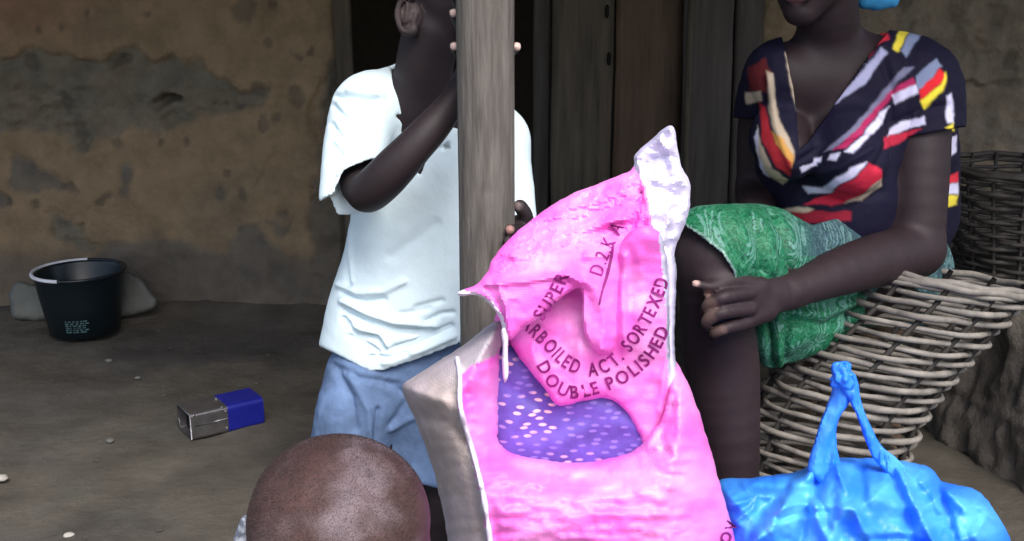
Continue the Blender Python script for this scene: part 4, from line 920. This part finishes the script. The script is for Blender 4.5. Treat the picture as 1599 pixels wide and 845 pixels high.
t = sstep(-.25, .45, fbm(V[:, 0] * 22 - V[:, 2] * 14, V[:, 1] * 12, V[:, 2] * 30 + V[:, 0] * 12, 9) + .5 * np.exp(-((V[:, 0] - kc[0] - .012) / .045) ** 2 - ((V[:, 2] - kc[2] - .05) / .035) ** 2) - .35)[:, None]; C = C * (1 - t) + np.array([.16, .12, .13]) * t  # dusty grey streaks plus a sheen highlight painted into the scalp colour
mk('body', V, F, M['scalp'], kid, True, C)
Vs_, Ns_ = V, vnormals(V, F); up_ = (Vs_[:, 2] > kc[2] - .055 - .4 * (Vs_[:, 1] - kc[1] < -.06) * 0) & (Vs_[:, 2] + .35 * (kc[1] - Vs_[:, 1]) > kc[2] - .075) & (np.abs(Vs_[:, 0] - kc[0]) < .0765)
ix = np.where(up_)[0]; rh = np.random.default_rng(2); ix = rh.choice(ix, 30000); p0 = Vs_[ix] + rh.normal(0, .0022, (30000, 3)); n0 = Ns_[ix]
p0 = p0 - n0 * ((p0 - Vs_[ix]) * n0).sum(1)[:, None] - n0 * .0004; tg_ = np.cross(n0, rh.normal(0, 1, (30000, 3))); tg_ /= np.linalg.norm(tg_, axis=1)[:, None]; t2_ = np.cross(n0, tg_)
tip = p0 + n0 * .0016 + tg_ * .0011; VV = np.stack([p0 + tg_ * .00028, p0 - tg_ * .00014 + t2_ * .00026, p0 - tg_ * .00014 - t2_ * .00026, tip], 1).reshape(-1, 3); b_ = np.arange(30000)[:, None] * 4
hair = mk('cropped_hair', VV, np.concatenate([b_ + [0, 1, 3], b_ + [1, 2, 3], b_ + [2, 0, 3]]), mat('short_hair', (.038, .024, .023), .6, .4, .1), kid, False); props(hair, kind='stuff')
B = Body((-.42, .74, .15), (.08, 1.2, .74), .004)
B.cap((kc[0] - .085, kc[1] - .02, tz + .004), (kc[0] + .085, kc[1] - .02, tz + .004), .044, .044, .03); B.cap((kc[0], kc[1] - .02, tz - .03), (kc[0], kc[1], .24), .098, .105, .03, ((0, 1, 0), 1.25))
for s_ in (-1, 1): B.cap((kc[0] + s_ * .10, kc[1] - .02, tz), (kc[0] + s_ * .122, kc[1], tz - .11), .043, .040, .02)
B.limb([(384, 812, 1.0, 9), (378, 860, 1.0, 14), (420, 930, .98, 30)], .01)
B.cap(kc + [0, -.01, -.10], kc + [0, -.02, -.2], .046, .05, .008, None, True)
m = mat('patterned_cotton', (.45, .48, .55), .8, .2, .2, 30, .001, 60, col2=(.10, .11, .14))
m.node_tree.nodes['Noise Texture'].inputs['Scale'].default_value = 110
V, F = B.mesh(); mk('patterned_shirt', V, F, m, kid)
# ================================================================== RICE SACK
sack = _t('rice_sack', 'tall bright pink woven sack, torn open at the front, printed flap and white plastic peak', 'sack', tuple(P(900, 1150, 1.45) * [1, 1, 0]), None)
PINK = np.array([.84, .135, .60]); PINKL = np.array([.88, .33, .72])
def pinkcol(x, y):
    t = sstep(-.5, .7, fbm(x / 60, y / 45, 0, 33, 5))[..., None]; return PINK * (1 - t) + PINKL * t
body_o = [(628, 606), (660, 580), (715, 545), (770, 503), (786, 512), (782, 560), (779, 620), (779, 660), (780, 688), (790, 700), (806, 708), (840, 716), (890, 722), (945, 716), (990, 700), (1020, 668), (1036, 625), (1046, 560), (1062, 575), (1085, 625), (1106, 690), (1124, 755), (1142, 820), (1156, 880), (1166, 980), (1160, 1090), (1135, 1158), (1000, 1172), (850, 1172), (735, 1158), (712, 1090), (708, 980), (703, 880), (692, 800), (672, 720), (648, 655)]
bodyY = tps([(628, 606, 1.43), (1060, 580, 1.47), (900, 730, 1.42), (700, 850, 1.46), (1150, 850, 1.46), (720, 1150, 1.46), (1150, 1150, 1.46), (900, 1150, 1.46), (900, 900, 1.45), (770, 510, 1.44), (780, 690, 1.43)])
bf = [([(718, 578), (720, 640), (742, 715), (756, 780), (768, 860), (775, 950)], 4.5, .010), ([(706, 620), (712, 660), (735, 740), (752, 845)], 7, -.010), ([(645, 615), (690, 628), (720, 645)], 10, .010), ([(650, 650), (700, 660), (725, 690)], 9, -.010), ([(790, 700), (840, 722), (890, 730), (950, 722), (1005, 700), (1040, 655)], 9, .012),
      ([(1062, 580), (1048, 640), (1030, 680), (1038, 700)], 6, -.012), ([(1050, 600), (1040, 650), (1010, 690)], 7, .012), ([(800, 745), (870, 748), (960, 740), (1060, 742)], 6, -.004), ([(780, 790), (830, 780), (900, 792), (960, 785)], 7, -.004), ([(1000, 770), (1060, 755), (1105, 740)], 8, .005), ([(780, 830), (850, 815), (900, 830)], 6, -.0035),
      ([(760, 760), (800, 758), (850, 765)], 4, -.004), ([(1080, 640), (1090, 690), (1110, 740)], 8, -.006), ([(1015, 700), (1050, 695), (1055, 715), (1030, 725)], 5, .006), ([(735, 590), (745, 650), (765, 700)], 8, .008), ([(755, 590), (760, 640), (778, 690)], 5, -.006), ([(1100, 700), (1125, 790), (1140, 850)], 6, .004), ([(650, 600), (700, 575), (760, 535)], 8, .008), ([(680, 610), (730, 580), (775, 560)], 6, -.006)]
SIDE = [(600, 600), (700, 480), (790, 495), (785, 545), (765, 560), (735, 572), (720, 585), (717, 640), (738, 715), (753, 780), (763, 860), (770, 960), (772, 1300), (600, 1300)]
bside = lambda x, y: sstep(8, -8, sdp(x, y, SIDE))
brel = lambda x, y: strokes(x, y, bf) * (1 - .4 * bside(x, y)) + (1 - .75 * bside(x, y)) * (.006 * ridge(x / 75 + y / 200, y / 22, 0, 61, 3) + .005 * fbm(x / 50, y / 40, 0, 62) + .0032 * ridge(x / 22, y / 8, 0, 63, 2) + .0045 * facets(x / 70, y / 26, 64))
def bodycol(x, y):
    c = pinkcol(x, y); s = np.array([.44, .36, .37]) * np.ones_like(c)
    t = sstep(-.2, .4, fbm(x / 40, y / 50, 0, 71))[..., None]; s = s * (1 - t) + np.array([.40, .33, .31]) * t
    k = sstep(620, 540, y)[..., None]; s = s * (1 - k) + np.array([.42, .37, .41]) * k
    e = sstep(5.5, 2.5, dpoly(x, y, [(718, 572), (720, 640), (741, 715), (756, 780), (767, 860), (774, 960)]))[..., None] * .7; s = s * (1 - e) + np.array([.75, .66, .75]) * e  # pale highlight of the seam ridge painted onto the side panel
    k = inpoly(x, y, SIDE)[..., None]; return np.where(k, s, c)
pillow('front_panel', body_o, bodyY, .34, 120, M['sack'], sack, brel, 4.5, [(SIDE, 'side_panel', M['side'])], bodycol)
# back panel behind the torn window, purple cloth packed inside
pillow('back_panel', [(772, 500), (830, 430), (920, 330), (1000, 290), (1040, 330), (1046, 450), (1050, 600), (1045, 720), (900, 760), (770, 730)], lambda x, y: 1.505 + 0 * x, .03, 20, M['sack'], sack, lambda x, y: .004 * ridge(x / 40, y / 40, 0, 3), 7, None, pinkcol)
def purple():
    m = mat('purple_printed_cloth', (.125, .085, .40), .6, .3, .35, 25, .0006, 150); n = m.node_tree.nodes; l = m.node_tree.links
    tc = n.new('ShaderNodeTexCoord'); mp = n.new('ShaderNodeMapping'); mp.inputs['Rotation'].default_value = (0, R_(-18), 0); mp.inputs['Scale'].default_value = (42, 1, 95); l.new(tc.outputs['Object'], mp.inputs[0])
    sx = n.new('ShaderNodeSeparateXYZ'); l.new(mp.outputs[0], sx.inputs[0]); cb_ = n.new('ShaderNodeCombineXYZ'); l.new(sx.outputs[0], cb_.inputs[0]); l.new(sx.outputs[2], cb_.inputs[1])
    v = n.new('ShaderNodeTexVoronoi'); v.voronoi_dimensions = '2D'; v.inputs['Scale'].default_value = 1; v.inputs['Randomness'].default_value = .6; l.new(cb_.outputs[0], v.inputs['Vector'])
    mr = n.new('ShaderNodeMapRange'); mr.inputs[1].default_value = .27; mr.inputs[2].default_value = .17; mr.inputs[3].default_value = 0; mr.inputs[4].default_value = 1; l.new(v.outputs['Distance'], mr.inputs[0])
    nz = n.new('ShaderNodeTexNoise'); nz.inputs['Scale'].default_value = 14; l.new(tc.outputs['Object'], nz.inputs['Vector'])
    cr = n.new('ShaderNodeValToRGB'); cr.color_ramp.elements[0].position = .47; cr.color_ramp.elements[0].color = (.24, .17, .55, 1); cr.color_ramp.elements[1].position = .58; cr.color_ramp.elements[1].color = (.85, .55, .55, 1); l.new(nz.outputs[0], cr.inputs[0])
    b = n['Principled BSDF']; old = b.inputs['Base Color'].links[0].from_socket; mx = n.new('ShaderNodeMix'); mx.data_type = 'RGBA'
    l.new(mr.outputs[0], mx.inputs[0]); l.new(old, mx.inputs[6]); l.new(cr.outputs[0], mx.inputs[7]); l.new(mx.outputs[2], b.inputs['Base Color']); return m
prel = lambda x, y: strokes(x, y, [([(785, 680), (830, 640), (880, 625), (950, 640)], 14, .006), ([(790, 600), (820, 620), (850, 640)], 8, -.004), ([(870, 690), (940, 660), (1000, 665)], 12, .004)]) + .003 * fbm(x / 30, y / 30, 0, 5)
pcl = pillow('packed_cloth', [(768, 560), (830, 540), (1000, 570), (1025, 640), (1020, 725), (900, 745), (790, 735), (766, 690)], lambda x, y: 1.432 + 0 * x, .05, 50, purple(), sack, prel, 6)[0]
pcl['label'] = 'purple printed cloth with pale dashes packed inside the sack'
# lower flap with the printed lines, and its bulging right column
Bo = [(796, 500), (830, 476), (900, 440), (955, 425), (962, 392), (985, 362), (1010, 353), (1032, 368), (1042, 420), (1046, 540), (1050, 600), (1040, 650), (1008, 694), (996, 672), (975, 640), (948, 622), (910, 626), (874, 634), (852, 608), (830, 582), (800, 540)]
BY = tps([(800, 520, 1.405), (870, 630, 1.39), (900, 520, 1.385), (900, 450, 1.41), (970, 600, 1.395), (1000, 500, 1.37), (1010, 370, 1.36), (1045, 560, 1.40), (1045, 430, 1.39), (1008, 690, 1.41), (960, 440, 1.385)])
Bf = [([(845, 520), (880, 560), (920, 585), (950, 575)], 22, -.003), ([(1030, 560), (1010, 610), (975, 640)], 12, -.005), ([(975, 400), (972, 470), (975, 540)], 6, .010), ([(1000, 400), (1005, 470), (1000, 540)], 14, .004), ([(830, 540), (850, 600), (872, 630)], 5, .004), ([(905, 540), (900, 600)], 9, .005), ([(1040, 440), (1042, 560), (1030, 640)], 6, .008)]
Brel = lambda x, y: strokes(x, y, Bf) + .0030 * ridge(x / 34, y / 30, 0, 82, 3) + .0022 * facets(x / 26, y / 22, 84)
LIN2 = [(1026, 340), (1060, 340), (1060, 640), (1044, 640), (1041, 500), (1034, 420)]
pillow('printed_flap', Bo, BY, .03, 26, M['sack'], sack, Brel, 4, [(LIN2, 'plastic_edge', M['liner'])], pinkcol)
BF = front(BY, .03, 26, Bo, Brel)
# upper hood with cuff and crumpled top, white plastic peak
Ao = [(716, 455), (742, 446), (760, 425), (772, 402), (800, 368), (850, 328), (890, 304), (925, 290), (985, 265), (990, 243), (1012, 222), (1036, 201), (1050, 197), (1056, 215), (1062, 252), (1077, 290), (1074, 335), (1056, 385), (1050, 410), (1036, 400), (1012, 392), (985, 420), (975, 480), (972, 528), (950, 553), (926, 545), (910, 505), (907, 452), (880, 462), (852, 484), (836, 500), (815, 513), (800, 530), (788, 522), (780, 495), (764, 475), (745, 462), (718, 462)]
AY = tps([(716, 455, 1.34), (790, 515, 1.325), (760, 430, 1.35), (850, 330, 1.44), (930, 290, 1.46), (1000, 255, 1.47), (1050, 200, 1.46), (1075, 300, 1.45), (1000, 330, 1.40), (900, 450, 1.345), (850, 480, 1.325), (940, 540, 1.36), (950, 430, 1.37), (1040, 400, 1.42), (900, 370, 1.385), (820, 410, 1.35)])
Af = [([(760, 445), (830, 438), (885, 430), (905, 440)], 5, .008), ([(890, 425), (930, 450), (945, 500), (940, 550)], 8, .008), ([(905, 430), (920, 470), (922, 530)], 6, -.004), ([(775, 440), (790, 480), (793, 515)], 4, .006), ([(760, 450), (775, 470), (785, 500)], 4, -.005), ([(800, 400), (860, 390), (915, 360), (985, 335)], 6, .007), ([(880, 372), (920, 365), (970, 350)], 5, -.007),
      ([(850, 350), (910, 345), (950, 325), (1000, 300)], 6, -.007), ([(870, 330), (940, 310), (990, 285)], 6, .006), ([(1005, 290), (1012, 330), (1015, 370)], 4, .010), ([(1003, 300), (995, 340), (990, 360)], 3, -.010), ([(1010, 255), (1040, 240), (1062, 250)], 5, -.008), ([(1010, 275), (1040, 290), (1065, 280)], 5, .008), ([(1030, 215), (1045, 240), (1050, 270)], 5, .008), ([(1020, 310), (1045, 300), (1070, 315)], 5, -.008), ([(1035, 380), (1045, 340), (1068, 330)], 4, .006), ([(992, 248), (1000, 270), (1003, 290)], 3, .008), ([(915, 400), (940, 400), (965, 380)], 7, .004)]
def Arel(x, y):
    top_ = sstep(30, -30, y - np.interp(x, [740, 800, 900, 1000, 1080], [430, 425, 385, 350, 420]))
    pl = sstep(998, 1012, x); top_ = top_ * (1 - pl)
    return strokes(x, y, Af) + pl * (.016 * facets(x / 26 + y / 80, y / 24, 7) + .003 * facets(x / 11, y / 12, 8)) + top_ * .008 * facets(x / 30 + y / 60, y / 13 + x / 45, 12) + top_ * .005 * ridge(x / 20 + y / 60, y / 9 + x / 40, 0, 91, 3) + .0034 * ridge(x / 40, y / 30, 0, 92, 3) + .0025 * facets(x / 28, y / 20, 94) + top_ * .003 * fbm(x / 9, y / 7, 0, 93)
LINER = [(984, 240), (1010, 180), (1100, 150), (1100, 420), (1040, 440), (1030, 395), (1020, 365), (1013, 320), (1008, 290), (992, 268)]
CUFF = [(700, 440), (720, 452), (748, 458), (770, 472), (786, 495), (796, 540), (770, 540), (740, 480), (700, 470)]
WHITE_P = mat('white_bare_weave', (.72, .66, .78), .5, .4, .08, 20, .0008, 90)
pillow('hood', Ao, AY, .022, 14, M['sack'], sack, Arel, 3.6, [(LINER, 'plastic_liner', M['liner']), (CUFF, 'cuff_edge', WHITE_P)], pinkcol, crease=24)
AF = front(AY, .022, 14, Ao, Arel)
pillow('side_gusset', [(1030, 380), (1052, 395), (1056, 450), (1053, 540), (1060, 600), (1050, 660), (1020, 690), (1035, 600), (1038, 480)], lambda x, y: 1.43 + 0 * x, .06, 12, M['liner'], sack, lambda x, y: .002 * fbm(x / 10, y / 20, 0, 5), 5)
pillow('torn_strip', [(783, 515), (794, 515), (793, 550), (794, 585), (788, 597), (784, 575), (785, 545)], lambda x, y: 1.318 + 0 * x, .008, 4, WHITE_P, sack, None, 3, jag=.3)
sp_l = smooth_line([(714, 560), (718, 590), (720, 640), (741, 715), (756, 780), (767, 860), (774, 960), (778, 1100)], 14)
bodyF0 = front(bodyY, .34, 120, body_o, brel); sa = np.array(sp_l)
V, F = tube(P(sa[:, 0], sa[:, 1], bodyF0(sa[:, 0], sa[:, 1]) - .001), .0034 + .0012 * fbm(sa[:, 1] / 16, 0, 0, 3), 8); mk('seam', V, F, WHITE_P, sack)
# printed lettering laid along the flap
def letters(name, txt, path, h, FY, parent, flip=False, bold=.02, off=.0022, spread=None, gap=.16):
    pth = np.array(smooth_line(path, 10)); sg = np.r_[0, np.cumsum(np.linalg.norm(np.diff(pth, axis=0), axis=1))]
    gl = ctext(txt, 1.0, bold); ws = [(.38 if sp else v[:, 0].max() - v[:, 0].min() + gap) for v, f, sp in gl]; hh_ = h / .70
    fit = sg[-1] / (sum(ws) * hh_); x = 0; Vs, Fs = [], []
    for (v, f, sp), w_ in zip(gl, ws):
        wpx = w_ * hh_ * fit
        if not sp:
            m_ = x + wpx / 2; cx_ = np.interp(m_, sg, pth[:, 0]); cy_ = np.interp(m_, sg, pth[:, 1]); dx = np.interp(m_ + 3, sg, pth[:, 0]) - np.interp(m_ - 3, sg, pth[:, 0]); dy = np.interp(m_ + 3, sg, pth[:, 1]) - np.interp(m_ - 3, sg, pth[:, 1])
            L = math.hypot(dx, dy); dx /= L; dy /= L
            # split long faces: triangulate and subdivide once for a close fit on the folds
            lx = (v[:, 0] - v[:, 0].mean()) * hh_ * min(fit, 1.15); ly = (v[:, 1] - .35) * hh_
            X_ = cx_ + lx * dx + ly * dy; Y_ = cy_ + lx * dy - ly * dx
            k = sum(len(q) for q in Vs); Vs.append(P(X_, Y_, FY(X_, Y_) - off)); Fs += [tuple(i + k for i in q) for q in f]
        x += wpx
    return mk(name, np.concatenate(Vs), Fs, M['ink_crease'], parent, False)
letters('lettering', 'PARBOILED ACT. SORTEXED', [(806, 490), (832, 512), (860, 540), (888, 566), (920, 577), (950, 568), (974, 546), (1000, 512), (1020, 475), (1036, 432)], 21, BF, sack)
letters('lettering', 'DOUBLE POLISHED', [(846, 566), (866, 598), (893, 612), (925, 607), (960, 595), (992, 575), (1018, 548), (1038, 508)], 20, BF, sack)
letters('lettering', 'SUPER', [(838, 498), (852, 478), (868, 452), (880, 425)], 20, AF, sack)
letters('lettering', 'D.2.K A', [(930, 428), (940, 400), (953, 372), (966, 348)], 22, AF, sack, bold=.0)
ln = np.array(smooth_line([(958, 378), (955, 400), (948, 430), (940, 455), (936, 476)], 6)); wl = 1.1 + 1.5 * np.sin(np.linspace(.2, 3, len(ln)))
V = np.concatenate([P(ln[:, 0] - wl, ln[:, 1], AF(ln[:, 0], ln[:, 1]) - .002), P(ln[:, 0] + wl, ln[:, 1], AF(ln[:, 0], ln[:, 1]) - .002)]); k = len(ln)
mk('crease_strip', V, [(i, i + 1, k + i + 1, k + i) for i in range(k - 1)], M['ink_crease'], sack)  # shade of a crease drawn as a dark strip on the hood
bodyF = front(bodyY, .34, 120, body_o, brel)
letters('lettering', 'OV', [(1128, 848), (1138, 832), (1144, 812)], 16, bodyF, sack, off=.004)
# ================================================================== BLUE PLASTIC BAG
bag = _t('plastic_bag', 'bright blue plastic carrier bag, full and crumpled, with its handles knotted upright', 'plastic bag', tuple(P(1350, 1050, 1.62) * [1, 1, 0]), None)
BLU = np.array([.022, .20, .88]); CY_ = np.array([.13, .55, .92])
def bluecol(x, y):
    t = sstep(-.4, .9, fbm(x / 70, y / 45, 0, 44) + .9 * np.exp(-((x - 1250) / 70) ** 2 - ((y - 800) / 50) ** 2) + .9 * np.exp(-((x - 1530) / 60) ** 2 - ((y - 800) / 50) ** 2) - .1)[..., None]  # cyan highlights of the glossy film painted into the blue
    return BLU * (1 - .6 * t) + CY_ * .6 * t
bo = [(1120, 752), (1165, 747), (1205, 742), (1238, 738), (1262, 728), (1290, 716), (1330, 716), (1375, 716), (1420, 722), (1456, 733), (1472, 752), (1500, 758), (1530, 770), (1552, 795), (1570, 825), (1582, 860), (1588, 930), (1575, 1010), (1540, 1062), (1400, 1078), (1250, 1078), (1150, 1060), (1110, 1000), (1100, 880), (1108, 800)]
bgf = [([(1296, 690), (1262, 745), (1215, 800), (1170, 860)], 11, .024), ([(1285, 735), (1262, 790), (1245, 860)], 9, -.018), ([(1310, 730), (1318, 790), (1290, 860)], 10, .018), ([(1345, 730), (1350, 800)], 10, -.012), ([(1440, 735), (1500, 790), (1540, 860)], 10, .020), ([(1300, 700), (1310, 740), (1325, 772)], 4, .012), ([(1370, 700), (1405, 735), (1425, 780), (1450, 830), (1470, 880)], 8, .022), ([(1395, 745), (1412, 790), (1430, 850)], 9, -.016), ([(1140, 790), (1180, 778), (1175, 795), (1150, 812)], 5, .010), ([(1180, 760), (1230, 765), (1270, 755)], 6, -.010), ([(1200, 800), (1250, 785), (1275, 790)], 6, .014), ([(1215, 812), (1260, 800), (1280, 800)], 5, -.012), ([(1265, 770), (1280, 820), (1300, 860)], 7, .014), ([(1290, 780), (1320, 830), (1350, 860)], 12, -.010), ([(1330, 790), (1350, 830), (1370, 860)], 7, .010), ([(1160, 755), (1172, 770), (1200, 776)], 5, .010),
       ([(1240, 750), (1225, 790), (1205, 830)], 6, .010), ([(1460, 745), (1475, 780), (1490, 840)], 7, -.016), ([(1480, 770), (1520, 780), (1555, 810)], 9, .014), ([(1500, 800), (1530, 830), (1545, 870)], 8, -.012), ([(1430, 745), (1455, 770), (1468, 800)], 6, .010), ([(1350, 843), (1400, 840), (1450, 850)], 6, -.012), ([(1280, 740), (1270, 770), (1290, 800)], 5, -.010)]
bgrel = lambda x, y: strokes(x, y, bgf) + .045 * facets(x / 90 + .3 * fbm(x / 60, y / 60, 0, 3), y / 60 + x / 200, 45) + .012 * facets(x / 34, y / 40, 46) + .003 * facets(x / 11, y / 13, 47)
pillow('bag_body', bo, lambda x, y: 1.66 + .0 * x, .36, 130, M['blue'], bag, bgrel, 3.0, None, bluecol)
hf = lambda x, y: .006 * ridge(x / 12 + y / 60, y / 80, 0, 3, 2) + .004 * facets(x / 16, y / 26, 5)
pillow('handle', [(1298, 572), (1312, 565), (1326, 566), (1330, 580), (1334, 600), (1326, 630), (1310, 655), (1306, 690), (1314, 730), (1324, 772), (1300, 768), (1268, 742), (1262, 725), (1272, 690), (1284, 650), (1296, 620), (1300, 598)], lambda x, y: 1.575 + (760 - y) * .00008, .016, 6, M['blue'], bag, hf, 2.8, None, bluecol, .6, 40)
pillow('handle', [(1302, 590), (1330, 580), (1340, 600), (1346, 632), (1360, 665), (1376, 695), (1400, 715), (1420, 740), (1432, 780), (1420, 780), (1396, 750), (1366, 718), (1352, 690), (1340, 655), (1326, 625), (1312, 606)], lambda x, y: 1.565 + (760 - y) * .00008, .014, 5, M['blue'], bag, hf, 2.8, None, bluecol, .6, 40)
V, F = lump(P(1315, 588, 1.555), (.017, .015, .020), 4, 40, .9, 2); mk('knot', V, F, M['blue'], bag, True, np.tile(BLU, (len(V), 1)))
